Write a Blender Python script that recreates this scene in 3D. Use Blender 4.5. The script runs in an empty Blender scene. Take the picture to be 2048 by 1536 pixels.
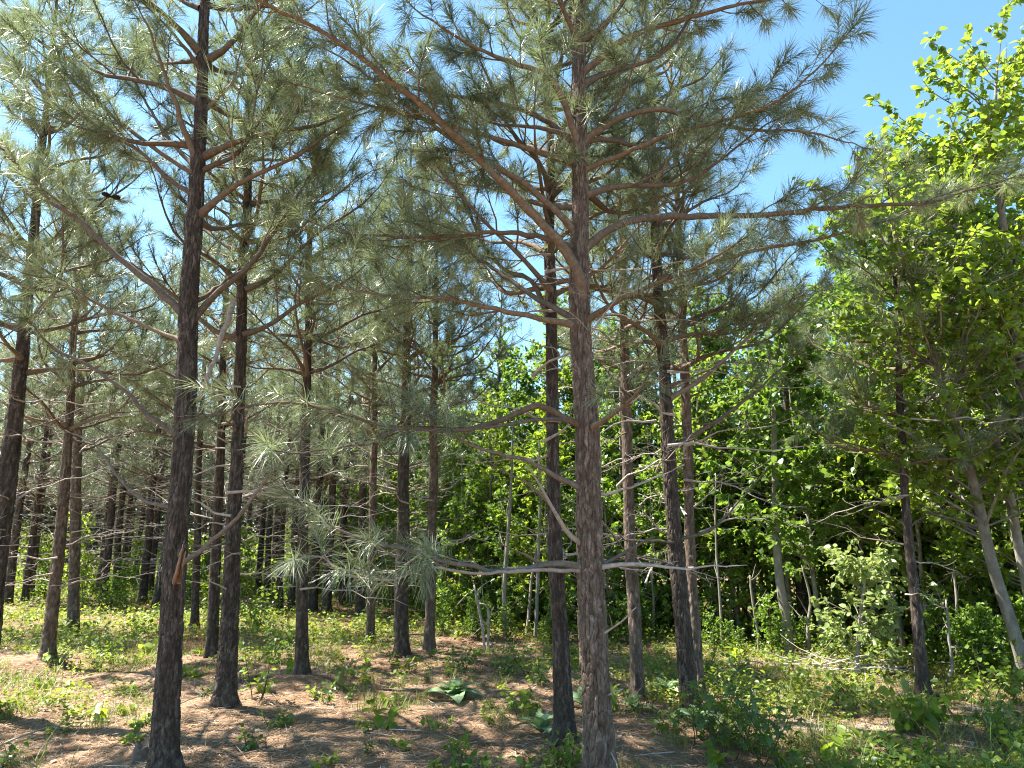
import bpy, math, random
import numpy as np
from mathutils import Matrix, Vector

# ------------------------------------------------------------------ scene, camera, sky, sun
SC = bpy.context.scene
COL = SC.collection
F_PX, PITCH, CAM_H = 1420.0, math.radians(11.6), 1.75
cam_data = bpy.data.cameras.new('camera')
cam_data.sensor_width = 36.0
cam_data.lens = 36.0 * F_PX / 2048.0
cam_data.clip_start, cam_data.clip_end = 0.05, 3000
cam = bpy.data.objects.new('camera', cam_data)
COL.objects.link(cam)
cam.location = (0, 0, CAM_H)
cam.rotation_euler = (math.pi / 2 + PITCH, 0, 0)
SC.camera = cam

SUN_TO = Vector((-0.95, 0.30, 0)).normalized()
SUN_EL = math.radians(58)
world = bpy.data.worlds.new('World')
SC.world = world
world.use_nodes = True
wn = world.node_tree.nodes
wl = world.node_tree.links
sky = wn.new('ShaderNodeTexSky')
sky.sky_type = 'NISHITA'
sky.sun_disc = False
sky.sun_elevation = SUN_EL
sky.sun_rotation = math.atan2(SUN_TO.x, SUN_TO.y)
sky.air_density, sky.dust_density, sky.ozone_density = 1.0, 0.4, 1.0
sky_tint = wn.new('ShaderNodeMixRGB')
sky_tint.blend_type = 'MULTIPLY'
sky_tint.inputs[0].default_value = 1
sky_tint.inputs[2].default_value = (.76, 1.0, 1.0, 1)
wl.new(sky.outputs[0], sky_tint.inputs[1])
wl.new(sky_tint.outputs[0], wn['Background'].inputs[0])
wn['Background'].inputs[1].default_value = 0.082
sun = bpy.data.lights.new('sun', 'SUN')
sun.energy = 5.0
sun.angle = math.radians(0.5)
sun.color = (1.0, 0.95, 0.86)
sun_o = bpy.data.objects.new('sun', sun)
COL.objects.link(sun_o)
sd = Vector((SUN_TO.x * math.cos(SUN_EL), SUN_TO.y * math.cos(SUN_EL), math.sin(SUN_EL)))
sun_o.rotation_euler = sd.to_track_quat('Z', 'Y').to_euler()
sun_o.location = (-20, 10, 30)
SC.view_settings.view_transform = 'Standard'
SC.view_settings.look = 'None'
SC.view_settings.gamma = 1
SC.view_settings.use_curve_mapping = False
SC.view_settings.exposure = 2.15
SC.cycles.max_bounces = 8
SC.cycles.filter_width = 1.1
SC.cycles.use_denoising = True
SC.cycles.denoising_prefilter = 'NONE'
SC.cycles.diffuse_bounces = 4
SC.cycles.glossy_bounces = 2
SC.cycles.transmission_bounces = 5
SC.cycles.caustics_reflective = False
SC.cycles.caustics_refractive = False

# ------------------------------------------------------------------ small maths
CP, SP = math.cos(PITCH), math.sin(PITCH)
def hash2(i, j, k=0):
    h = (i.astype(np.int64) * 374761393 + j.astype(np.int64) * 668265263 + k * 1442695041) & 0xffffffff
    h = ((h ^ (h >> 13)) * 1274126177) & 0xffffffff
    return ((h ^ (h >> 16)) & 0xffffff) / float(0xffffff)
def vnoise(x, y, k=0):
    xi, yi = np.floor(x), np.floor(y)
    fx, fy = x - xi, y - yi
    fx, fy = fx * fx * (3 - 2 * fx), fy * fy * (3 - 2 * fy)
    a, b = hash2(xi, yi, k), hash2(xi + 1, yi, k)
    c, d = hash2(xi, yi + 1, k), hash2(xi + 1, yi + 1, k)
    return (a * (1 - fx) + b * fx) * (1 - fy) + (c * (1 - fx) + d * fx) * fy
def sstep(a, b, x):
    t = np.clip((x - a) / (b - a), 0, 1)
    return t * t * (3 - 2 * t)
MOUNDS = []
def gz(x, y):
    x, y = np.asarray(x, float), np.asarray(y, float)
    r = np.hypot(x, y)
    fade = 1 - sstep(40, 90, r)
    z = (vnoise(x / 2.3, y / 2.3, 1) - .5) * .12 + (vnoise(x / .8, y / .8, 2) - .5) * .085
    z = z + ((vnoise(x / .27, y / .27, 3) - .5) * .05 + (vnoise(x / .11, y / .11, 4) - .5) * .016) * (1 - sstep(12, 20, r))
    z = z * fade
    for mx, my, mh in MOUNDS:
        z = z + mh * np.exp(-((x - mx) ** 2 + (y - my) ** 2) / .16)
    return z
def ray(px, py):
    x, z = (px - 1024) / F_PX, (768 - py) / F_PX
    return np.array([x, CP - z * SP, SP + z * CP])
def at(px, py, Y):                     # the point at distance Y (metres, along the ground) seen at a photograph pixel
    d = ray(px, py)
    return np.array([0, 0, CAM_H]) + d * (Y / d[1])
def foot(px, py):                      # the ground point seen at a photograph pixel
    d = ray(px, py)
    return np.array([0, 0, CAM_H]) + d * (-CAM_H / d[2])
def axial(p):                           # depth along the view axis
    return p[1] * CP + (p[2] - CAM_H) * SP
def nrm(v):
    return v / np.maximum(np.linalg.norm(v, axis=-1, keepdims=True), 1e-9)
def spline(P, n):
    P = np.asarray(P, float)
    if len(P) == 2:
        return P[0] + (P[1] - P[0]) * np.linspace(0, 1, n)[:, None]
    Q = np.vstack([2 * P[0] - P[1], P, 2 * P[-1] - P[-2]])
    d = np.r_[0, np.cumsum(np.linalg.norm(np.diff(P[:, :3], axis=0), axis=1))]
    s = np.linspace(0, d[-1], n)
    i = np.clip(np.searchsorted(d, s, side='right') - 1, 0, len(P) - 2)
    t = ((s - d[i]) / np.maximum(d[i + 1] - d[i], 1e-9))[:, None]
    a, b, c, e = Q[i], Q[i + 1], Q[i + 2], Q[i + 3]
    return .5 * (2 * b + (c - a) * t + (2 * a - 5 * b + 4 * c - e) * t ** 2 + (3 * b - a - 3 * c + e) * t ** 3)

# ------------------------------------------------------------------ mesh builder
class MB:
    def __init__(self):
        self.V, self.T, self.Q, self.C, self.n = [], [], [], [], 0
    def add(self, V, T=None, Q=None, tint=.5):
        V = np.asarray(V, float).reshape(-1, 3)
        self.V.append(V)
        self.C.append(np.broadcast_to(np.asarray(tint, float), (len(V),)) if np.ndim(tint) < 2 else tint)
        if T is not None and len(T): self.T.append(np.asarray(T).reshape(-1, 3) + self.n)
        if Q is not None and len(Q): self.Q.append(np.asarray(Q).reshape(-1, 4) + self.n)
        self.n += len(V)
    def mesh(self, name, mat, smooth=False, off=None):
        V = np.vstack(self.V) if self.V else np.zeros((0, 3))
        if off is not None: V = V - off
        T = np.vstack(self.T) if self.T else np.zeros((0, 3), int)
        Q = np.vstack(self.Q) if self.Q else np.zeros((0, 4), int)
        me = bpy.data.meshes.new(name)
        me.vertices.add(len(V)); me.vertices.foreach_set('co', V.astype(np.float32).ravel())
        loops = np.r_[T.ravel(), Q.ravel()].astype(np.int32)
        me.loops.add(len(loops)); me.loops.foreach_set('vertex_index', loops)
        st = np.r_[np.arange(len(T)) * 3, len(T) * 3 + np.arange(len(Q)) * 4].astype(np.int32)
        me.polygons.add(len(st)); me.polygons.foreach_set('loop_start', st)
        me.update(calc_edges=True)
        if smooth: me.polygons.foreach_set('use_smooth', np.ones(len(st), bool))
        at_ = me.attributes.new('tint', 'FLOAT', 'POINT')
        at_.data.foreach_set('value', np.concatenate(self.C).astype(np.float32) if self.C else np.zeros(0, np.float32))
        me.materials.append(mat)
        return me
    def tube(self, P, R, sides=6, tint=.5, cap=False):
        P = np.asarray(P, float); R = np.asarray(R, float); n = len(P)
        t = nrm(np.gradient(P, axis=0))
        ref = np.array([0, 0, 1.]) if abs(t[0, 2]) < .8 else np.array([1., 0, 0])
        u = nrm(np.cross(t, ref)); v = np.cross(t, u)
        a = np.arange(sides) * 2 * np.pi / sides
        V = P[:, None] + R[:, None, None] * (np.cos(a)[None, :, None] * u[:, None] + np.sin(a)[None, :, None] * v[:, None])
        i = np.arange(n - 1)[:, None] * sides; j = np.arange(sides)[None]; k = (j + 1) % sides
        Q = np.stack([i + j, i + k, i + sides + k, i + sides + j], -1)
        T = [[(n - 1) * sides, (n - 1) * sides + m, (n - 1) * sides + m + 1] for m in range(1, sides - 1)] if cap else None
        self.add(V, T, Q.reshape(-1, 4), tint)
def stamp(mb, tv, tt, tq, O, A, N, scale, tint):
    """copies of a little template (x along A, z along N) at every O"""
    n = len(O)
    if n == 0: return
    tv = np.asarray(tv, float); k = len(tv)
    A = nrm(A); S = nrm(np.cross(N, A)); N = np.cross(A, S)
    sc = np.asarray(scale, float)
    if sc.ndim == 1: sc = np.repeat(sc[:, None], 3, 1)
    L = tv[None] * sc[:, None]
    V = O[:, None] + L[..., :1] * A[:, None] + L[..., 1:2] * S[:, None] + L[..., 2:] * N[:, None]
    off = (np.arange(n) * k)[:, None, None]
    T = (np.asarray(tt)[None] + off).reshape(-1, 3) if len(tt) else None
    Q = (np.asarray(tq)[None] + off).reshape(-1, 4) if len(tq) else None
    mb.add(V, T, Q, np.repeat(np.broadcast_to(tint, (n,)), k))

def link(name, data, parent=None, label=None, cat=None, group=None, kind=None, loc=None):
    o = bpy.data.objects.new(name, data)
    COL.objects.link(o)
    if parent is not None: o.parent = parent
    if loc is not None: o.location = loc
    for key, v in (('label', label), ('category', cat), ('group', group), ('kind', kind)):
        if v: o[key] = v
    return o

# ------------------------------------------------------------------ materials
def newmat(name):
    m = bpy.data.materials.new(name); m.use_nodes = True
    nt = m.node_tree
    return m, nt.nodes, nt.links, nt.nodes['Principled BSDF'], nt.nodes['Material Output']
def ramp(nodes, stops):
    r = nodes.new('ShaderNodeValToRGB')
    e = r.color_ramp.elements
    while len(e) < len(stops): e.new(.5)
    for i, (p, c) in enumerate(stops):
        e[i].position = p; e[i].color = (*c, 1)
    return r
def noise(nodes, links, scale, detail=4, vec=None, rough=.6):
    n = nodes.new('ShaderNodeTexNoise')
    n.inputs['Scale'].default_value = scale; n.inputs['Detail'].default_value = detail
    n.inputs['Roughness'].default_value = rough
    if vec is not None: links.new(vec, n.inputs['Vector'])
    return n
def leaf_mat(name, dark, light, trans_col, trans=.35, rough=.42, spec=.5, vary=.5):
    m, n, l, b, out = newmat(name)
    a = n.new('ShaderNodeAttribute'); a.attribute_name = 'tint'
    oi = n.new('ShaderNodeObjectInfo')
    ma = n.new('ShaderNodeMath'); ma.operation = 'MULTIPLY_ADD'
    l.new(oi.outputs['Random'], ma.inputs[0]); ma.inputs[1].default_value = vary
    ad = n.new('ShaderNodeMath'); ad.operation = 'SUBTRACT'
    l.new(a.outputs['Fac'], ad.inputs[0]); ad.inputs[1].default_value = vary * .5
    l.new(ad.outputs[0], ma.inputs[2])
    r = ramp(n, [(0, dark), (1, light)])
    l.new(ma.outputs[0], r.inputs[0])
    l.new(r.outputs[0], b.inputs['Base Color'])
    b.inputs['Roughness'].default_value = rough
    b.inputs['Specular IOR Level'].default_value = spec
    t = n.new('ShaderNodeBsdfTranslucent')
    r2 = ramp(n, [(0, tuple(c * .6 for c in trans_col)), (1, trans_col)])
    l.new(ma.outputs[0], r2.inputs[0]); l.new(r2.outputs[0], t.inputs['Color'])
    mx = n.new('ShaderNodeMixShader'); mx.inputs[0].default_value = trans
    l.new(b.outputs[0], mx.inputs[1]); l.new(t.outputs[0], mx.inputs[2])
    l.new(mx.outputs[0], out.inputs['Surface'])
    return m
def bark_mat(name, stops, scale=9, bump=.6, zs=.35, fine=120, spec=.25):
    m, n, l, b, out = newmat(name)
    tc = n.new('ShaderNodeTexCoord')
    mp = n.new('ShaderNodeMapping'); mp.inputs['Scale'].default_value = (1, 1, zs)
    l.new(tc.outputs['Object'], mp.inputs[0])
    n1 = noise(n, l, scale, 6, mp.outputs[0], .7)
    n2 = noise(n, l, fine, 4, mp.outputs[0], .7)
    a = n.new('ShaderNodeAttribute'); a.attribute_name = 'tint'
    m1 = n.new('ShaderNodeMath'); m1.operation = 'MULTIPLY_ADD'
    l.new(n2.outputs[0], m1.inputs[0]); m1.inputs[1].default_value = .45
    l.new(n1.outputs[0], m1.inputs[2])
    m2 = n.new('ShaderNodeMath'); m2.operation = 'MULTIPLY_ADD'
    l.new(a.outputs['Fac'], m2.inputs[0]); m2.inputs[1].default_value = .6
    l.new(m1.outputs[0], m2.inputs[2])
    m3 = n.new('ShaderNodeMath'); m3.operation = 'SUBTRACT'; l.new(m2.outputs[0], m3.inputs[0]); m3.inputs[1].default_value = .55
    r = ramp(n, stops); l.new(m3.outputs[0], r.inputs[0])
    l.new(r.outputs[0], b.inputs['Base Color'])
    b.inputs['Roughness'].default_value = .85; b.inputs['Specular IOR Level'].default_value = spec
    bp = n.new('ShaderNodeBump'); bp.inputs['Strength'].default_value = bump; bp.inputs['Distance'].default_value = .006
    l.new(m1.outputs[0], bp.inputs['Height']); l.new(bp.outputs[0], b.inputs['Normal'])
    return m
M = {}
M['bark'] = bark_mat('pine_bark', [(.22, (.042, .028, .020)), (.45, (.098, .070, .053)), (.64, (.172, .130, .103)), (.85, (.36, .31, .265))], 26, .7, .5)
M['bark_dark'] = bark_mat('dark_pine_bark', [(.25, (.024, .017, .013)), (.5, (.058, .043, .034)), (.75, (.15, .12, .10))], 26, .7, .5)
M['limb'] = bark_mat('pine_limb_bark', [(.2, (.075, .050, .034)), (.5, (.150, .106, .072)), (.8, (.26, .205, .155))], 30, .5, 1, 160)
M['limb_grey'] = bark_mat('grey_limb_bark', [(.2, (.075, .058, .046)), (.5, (.150, .119, .096)), (.8, (.27, .23, .195))], 30, .5, 1, 160)
M['dead'] = bark_mat('dead_wood', [(.2, (.17, .135, .11)), (.5, (.32, .27, .23)), (.8, (.50, .45, .40))], 30, .4, 1, 160)
M['raw'] = bark_mat('torn_wood', [(.2, (.10, .055, .033)), (.5, (.20, .118, .068)), (.8, (.33, .22, .14))], 30, .4, .3, 160)
M['grey_bark'] = bark_mat('smooth_grey_bark', [(.2, (.09, .08, .065)), (.5, (.20, .18, .15)), (.8, (.36, .33, .29))], 12, .3, .5, 90)
M['pale_bark'] = bark_mat('pale_sapling_bark', [(.2, (.10, .085, .065)), (.5, (.20, .175, .14)), (.8, (.36, .33, .28))], 12, .3, .5, 90)
M['stem'] = bark_mat('plant_stem', [(.2, (.05, .045, .02)), (.5, (.10, .08, .04)), (.8, (.17, .13, .08))], 20, .2, 1, 90)
M['needle'] = leaf_mat('pine_needle', (.088, .124, .062), (.315, .352, .215), (.27, .34, .14), .34, .40, 1.0, .3)
M['candle'] = leaf_mat('pine_candle', (.25, .13, .05), (.38, .24, .08), (.3, .2, .05), .1)
M['leaf'] = leaf_mat('broad_leaf', (.055, .115, .020), (.140, .225, .034), (.29, .46, .04), .45, .42, .5, .35)
M['leaf_bright'] = leaf_mat('spring_leaf', (.085, .15, .02), (.19, .26, .035), (.40, .54, .045), .5, .40, .5, .35)
M['leaf_pale'] = leaf_mat('pale_leaf', (.15, .22, .065), (.30, .37, .13), (.48, .58, .14), .42, .45, .5, .35)
M['leaf_dark'] = leaf_mat('gum_leaf', (.035, .085, .018), (.075, .14, .03), (.28, .42, .04), .4, .38, .5, .5)
M['weed'] = leaf_mat('weed_leaf', (.08, .145, .028), (.26, .33, .065), (.46, .54, .06), .4, .5, .4, .3)
M['grass'] = leaf_mat('grass_blade', (.07, .12, .025), (.24, .27, .07), (.36, .42, .06), .35, .45, .4, .3)
M['mullein'] = leaf_mat('felted_leaf', (.13, .21, .10), (.27, .36, .20), (.28, .42, .12), .25, .7, .25, .4)
M['straw'] = leaf_mat('dry_straw', (.16, .088, .048), (.56, .40, .26), (.3, .2, .1), .05, .6, .3, .2)
M['dry_leaf'] = leaf_mat('dry_leaf', (.18, .11, .07), (.50, .42, .33), (.3, .2, .1), .1, .7, .2, .3)
M['reddry'] = leaf_mat('dry_red_stem', (.30, .14, .07), (.45, .24, .12), (.3, .15, .06), .2, .6, .2, .2)
M['cone'] = bark_mat('pine_cone_scale', [(.2, (.03, .02, .015)), (.5, (.07, .045, .03)), (.8, (.13, .09, .06))], 40, .3, 1, 120)

def ground_mat():
    m, n, l, b, out = newmat('pine_straw_floor')
    tc = n.new('ShaderNodeTexCoord')
    P = tc.outputs['Object']
    big = noise(n, l, .9, 5, P, .65)
    mid = noise(n, l, 5, 6, P, .7)
    fib = []
    for ang, sc in ((.3, 1), (1.35, 1.15), (2.4, .9)):
        mp = n.new('ShaderNodeMapping'); mp.inputs['Rotation'].default_value = (0, 0, ang); mp.inputs['Scale'].default_value = (6 * sc, 75 * sc, 20)
        l.new(P, mp.inputs[0])
        fib.append(noise(n, l, 2.2, 3, mp.outputs[0], .6))
    mxa = n.new('ShaderNodeMath'); mxa.operation = 'MAXIMUM'
    l.new(fib[0].outputs[0], mxa.inputs[0]); l.new(fib[1].outputs[0], mxa.inputs[1])
    mxb = n.new('ShaderNodeMath'); mxb.operation = 'MAXIMUM'
    l.new(mxa.outputs[0], mxb.inputs[0]); l.new(fib[2].outputs[0], mxb.inputs[1])
    a1 = n.new('ShaderNodeMath'); a1.operation = 'MULTIPLY_ADD'
    l.new(mid.outputs[0], a1.inputs[0]); a1.inputs[1].default_value = .55; l.new(mxb.outputs[0], a1.inputs[2])
    a2 = n.new('ShaderNodeMath'); a2.operation = 'MULTIPLY_ADD'
    l.new(big.outputs[0], a2.inputs[0]); a2.inputs[1].default_value = .85; l.new(a1.outputs[0], a2.inputs[2])
    a3 = n.new('ShaderNodeMath'); a3.operation = 'SUBTRACT'; l.new(a2.outputs[0], a3.inputs[0]); a3.inputs[1].default_value = .80
    r = ramp(n, [(.14, (.070, .040, .023)), (.36, (.19, .112, .064)), (.6, (.33, .212, .128)), (.85, (.52, .38, .26))])
    l.new(a3.outputs[0], r.inputs[0])
    # sandy bare patch
    at_ = n.new('ShaderNodeAttribute'); at_.attribute_name = 'tint'
    sm = n.new('ShaderNodeMath'); sm.operation = 'MULTIPLY'
    l.new(at_.outputs['Fac'], sm.inputs[0]); l.new(mid.outputs[0], sm.inputs[1])
    sr = n.new('ShaderNodeMapRange'); sr.inputs['From Min'].default_value = .22; sr.inputs['From Max'].default_value = .5
    l.new(sm.outputs[0], sr.inputs[0])
    sand = ramp(n, [(.3, (.36, .29, .24)), (.7, (.55, .48, .42))]); l.new(mid.outputs[0], sand.inputs[0])
    mc = n.new('ShaderNodeMixRGB'); l.new(sr.outputs[0], mc.inputs[0]); l.new(r.outputs[0], mc.inputs[1]); l.new(sand.outputs[0], mc.inputs[2])
    l.new(mc.outputs[0], b.inputs['Base Color'])
    b.inputs['Roughness'].default_value = .9; b.inputs['Specular IOR Level'].default_value = .15
    bp = n.new('ShaderNodeBump'); bp.inputs['Strength'].default_value = .8; bp.inputs['Distance'].default_value = .03
    l.new(a1.outputs[0], bp.inputs['Height']); l.new(bp.outputs[0], b.inputs['Normal'])
    return m
M['ground'] = ground_mat()

# ------------------------------------------------------------------ pine trunks
def vor(u, v, per, cu, cv, k):
    nc = max(4, int(round(per / cu))); x = u / per * nc; y = v / cv
    xi, yi = np.floor(x), np.floor(y)
    f1 = np.full(u.shape, 9.); f2 = np.full(u.shape, 9.); idv = np.zeros(u.shape)
    for di in (-1, 0, 1):
        for dj in (-1, 0, 1):
            ci, cj = xi + di, yi + dj
            cw = np.mod(ci, nc)
            d = np.hypot(ci + .15 + .7 * hash2(cw, cj, k) - x, cj + .1 + .8 * hash2(cw, cj, k + 1) - y)
            c = hash2(cw, cj, k + 2)
            nw = d < f1
            f2 = np.where(nw, f1, np.minimum(f2, d)); idv = np.where(nw, c, idv); f1 = np.where(nw, d, f1)
    return f2 - f1, idv
def trunk_mesh(path, rad, base, sides, step, mat, seed, depth=.007, plate=(.034, .115)):
    """path/rad: control points; bark plates are displaced geometry"""
    P4 = np.c_[path, rad]
    L = np.linalg.norm(np.diff(P4[:, :3], axis=0), axis=1).sum()
    n = max(8, int(L / step))
    S = spline(P4, n); P, R = S[:, :3], np.maximum(S[:, 3], .004)
    s = np.linspace(0, L, n)
    P = P + np.c_[(vnoise(s / .9, s * 0 + seed, 5) - .5), (vnoise(s / .9, s * 0 + seed, 6) - .5), s * 0] * .03 * sstep(.3, 1.5, s)[:, None]
    R = R * (1 + .42 * np.exp(-np.maximum(s - .2, 0) / .13)) * (1 + .07 * (vnoise(s / .25, s * 0 + seed, 7) - .5))
    t = nrm(np.gradient(P, axis=0))
    u = nrm(np.cross(t, np.array([0, 1., 0]))); w = np.cross(t, u)
    a = np.arange(sides) * 2 * np.pi / sides
    per = 2 * np.pi * rad[0]
    U, Vv = np.meshgrid(a / (2 * np.pi) * per, s)
    wob = (vnoise(U / .05, Vv / .05, seed + 9) - .5)
    big = vnoise(U / .09, Vv / .16, seed + 31) - .5
    e1, id1 = vor(np.mod(U + wob * .014 + big * .03, per), Vv + wob * .035 + big * .11, per, plate[0], plate[1], seed)
    e2, id2 = vor(U, Vv, per, plate[0] * .4, plate[1] * .4, seed + 20)
    h = sstep(.02, .12 + .16 * hash2(np.floor(id1 * 997), np.floor(id1 * 61), 3), e1) * (.35 + .65 * id1) + .25 * sstep(0, .3, e2) * id2 - .75
    amp = depth * np.minimum(1, R / max(rad[0], 1e-3) + .15)
    Rr = R[:, None] * (1 + .13 * np.exp(-np.maximum(s - .2, 0) / .2)[:, None] * np.sin(a[None] * 4 + seed + 1.5 * np.sin(a[None] + seed))) + amp[:, None] * h
    V = P[:, None] + Rr[..., None] * (np.cos(a)[None, :, None] * u[:, None] + np.sin(a)[None, :, None] * w[:, None])
    i = np.arange(n - 1)[:, None] * sides; j = np.arange(sides)[None]; k = (j + 1) % sides
    mb = MB()
    mb.add(V, None, np.stack([i + j, i + k, i + sides + k, i + sides + j], -1).reshape(-1, 4), (.22 + .34 * id1 + .26 * id2).ravel())
    return mb.mesh('trunk', mat, False, base), P, R

# ------------------------------------------------------------------ pine limbs
NEEDLE_FINE = ([(0, -1, 0), (0, 1, 0), (.5, -.9, -.06), (.5, .9, -.06), (1, 0, -.26)], [(2, 3, 4)], [(0, 1, 3, 2)])
NEEDLE_THIN = ([(0, -1, 0), (0, 1, 0), (1, 0, -.12)], [(0, 1, 2)], [])
def needles(mb, rng, P, D, count, length, width, fine, gravity=.18, shoot=.135):
    P, D = np.asarray(P), nrm(np.asarray(D))
    n = len(P)
    if n == 0: return
    tl = rng.uniform(.8, 1.2, n); tt = rng.uniform(.15, .85, n)
    P = np.repeat(P, count, 0); D = np.repeat(D, count, 0); m = len(P)
    r = rng.normal(size=(m, 3)); r = nrm(r - (r * D).sum(1, keepdims=True) * D)
    u = rng.uniform(-.05, 1, m)
    th = np.radians(18 + 52 * np.clip(u, 0, 1) + rng.normal(0, 9, m))
    d = D * np.cos(th)[:, None] + r * np.sin(th)[:, None]
    d[:, 2] -= gravity
    O = P - D * (u * shoot)[:, None]
    up = np.tile([0, 0, 1.], (m, 1)) + rng.normal(0, .45, (m, 3))
    L = length * rng.uniform(.75, 1.15, m) * np.repeat(tl, count)
    stamp(mb, *(NEEDLE_FINE if fine else NEEDLE_THIN), O, d, up, np.c_[L, np.full(m, width / 2), L], np.clip(np.repeat(tt, count) + rng.normal(0, .18, m), 0, 1))
def bend_path(rng, p, d, L, n=4, lift=.35, wob=.12):
    pts = [np.array(p)]; d = d / np.linalg.norm(d)
    for i in range(n - 1):
        pts.append(pts[-1] + d * L / (n - 1))
        d = d + np.array([0, 0, lift / n]) + rng.normal(0, wob, 3)
        d = d / np.linalg.norm(d)
    return np.array(pts)
def dress_limb(rng, path, r0, r1, live=True, start=.3, spacing=.13, twig=.55, sides=7, tufts=1.0):
    """path (n,3) -> wood MB, tuft positions, tuft directions"""
    wood = MB()
    n = len(path)
    seg = np.r_[0, np.cumsum(np.linalg.norm(np.diff(path, axis=0), axis=1))]; L = seg[-1]
    R = (r0 + (r1 - r0) * (seg / L) ** .8) * (1 + .4 * np.exp(-seg / .05))
    wood.tube(path, R * (1 + rng.uniform(-.06, .06, n)), sides, rng.uniform(.3, .7), True)
    TP, TD = [], []
    tang = nrm(np.gradient(path, axis=0))
    s = start * L; side = 1
    while s < L * .985:
        f = s / L
        i = min(np.searchsorted(seg, s), n - 1)
        q = path[i - 1] + (path[i] - path[i - 1]) * ((s - seg[i - 1]) / max(seg[i] - seg[i - 1], 1e-6)) if i > 0 else path[0]
        t = tang[i]
        lat = np.cross(t, [0, 0, 1.]); lat = lat / max(np.linalg.norm(lat), 1e-3)
        d = t * rng.uniform(.45, .9) + side * lat * rng.uniform(.4, 1) + np.array([0, 0, 1.]) * rng.uniform(-.25, .55)
        tl = twig * (1.08 - .7 * f) * rng.uniform(.5, 1.15)
        if not live: tl *= rng.uniform(.5, 1.1)
        tp = bend_path(rng, q, d, tl, 5, .5 if live else .1, .13 if live else .22)
        tr = max(.0022, min(R[i] * .5, .004 + .008 * tl))
        wood.tube(tp, np.linspace(tr, tr * .45, 5), 4, rng.uniform(.2, .8), True)
        if live:
            TP.append(tp[-1]); TD.append(tp[-1] - tp[-2])
            if tl > .3 and rng.random() < .6 * tufts: TP.append(tp[3]); TD.append(tp[3] - tp[2])
        ns = int(tl / .11 * rng.uniform(.5, 1)) if tl > .2 else 0
        for k in range(ns):
            g = rng.uniform(.3, .95); x = g * 4; b = min(int(x), 3)
            p0 = tp[b] + (tp[b + 1] - tp[b]) * (x - b)
            dd = (tp[b + 1] - tp[b]) / np.linalg.norm(tp[b + 1] - tp[b]) + rng.normal(0, .55, 3)
            sl = rng.uniform(.10, .26) * (1 if live else 1.2)
            sp = bend_path(rng, p0, dd, sl, 3, .5 if live else 0, .12)
            wood.tube(sp, np.array([.6, .5, .35]) * tr, 3, rng.uniform(.2, .8))
            if live and rng.random() < tufts: TP.append(sp[-1]); TD.append(sp[-1] - sp[-2])
        side = -side
        s += spacing * rng.uniform(.6, 1.5)
    if live:
        TP.append(path[-1]); TD.append(path[-1] - path[-2])
    return wood, np.array(TP).reshape(-1, 3), np.array(TD).reshape(-1, 3)
def candles(mb, rng, TP, TD):
    TD = nrm(TD); n = len(TP)
    L = rng.uniform(.015, .045, n)
    stamp(mb, [(0, -.12, -.12), (0, .12, -.12), (0, 0, .16), (1, 0, 0)], [(0, 1, 3), (1, 2, 3), (2, 0, 3)], [], TP, TD, rng.normal(size=(n, 3)), L, rng.uniform(.1, .9, n))

LIB = {}        # limb length class -> list of (wood mesh, needle mesh, path)
def limb_library():
    rng = np.random.default_rng(11)
    for L in (.6, 1.0, 1.5, 2.1):
        LIB[L] = []
        for v in range(4):
            n = 10
            x = np.linspace(0, 1, n)
            path = np.c_[x * L, L * (.10 * np.sin(x * 3 + v) - .10 * math.sin(v)), L * (-.10 * x + .28 * x ** 2.4) + L * .03 * np.sin(x * 9 + v * 2)]
            path[:, 1:] += np.cumsum(rng.normal(0, .010 * L, (n, 2)), 0) * x[:, None]
            wood, TP, TD = dress_limb(rng, path, .010 + .0105 * L, .004, True, .22, .125, .30 + .24 * L, 6, .75)
            nm = MB()
            needles(nm, rng, TP, TD, 54, .155, .0044, False)
            candles(wood, rng, TP, TD)
            LIB[L].append((wood.mesh('branch', M['limb'] if v % 2 else M['limb_grey'], True), nm.mesh('needles', M['needle']), path))
    LIB['dead'] = []
    for v in range(6):
        L = (.5, .7, .9, 1.1, 1.3, 1.5)[v]; n = 8; x = np.linspace(0, 1, n)
        path = np.c_[x * L, .1 * L * np.sin(x * 4 + v), L * (.05 * x - .12 * x ** 2)]
        path[:, 1:] += np.cumsum(rng.normal(0, .03 * L, (n, 2)), 0)
        wood, _, _ = dress_limb(rng, path, .006 + .0045 * L, .0022, False, .2, .16, .30 * L + .1, 5)
        LIB['dead'].append((wood.mesh('branch', M['dead'] if v % 3 else M['limb_grey'], True), None, path))
limb_library()

def place_limb(tree, p_rel, az, el, L, rng, dead=False):
    if dead:
        w, nd, path = LIB['dead'][rng.integers(6)]; sc = rng.uniform(.7, 1.2)
    else:
        c = min((.6, 1.0, 1.5, 2.1), key=lambda q: abs(q - L))
        w, nd, path = LIB[c][rng.integers(4)]; sc = L / c
    o = link('branch', w, tree)
    mat = Matrix.Translation(p_rel) @ Matrix.Rotation(az, 4, 'Z') @ Matrix.Rotation(-el, 4, 'Y') @ Matrix.Rotation(rng.uniform(-.4, .4), 4, 'X') @ Matrix.Scale(sc, 4)
    o.matrix_local = mat
    if nd is not None: link('needles', nd, o, kind='stuff')
    return mat, path

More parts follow.
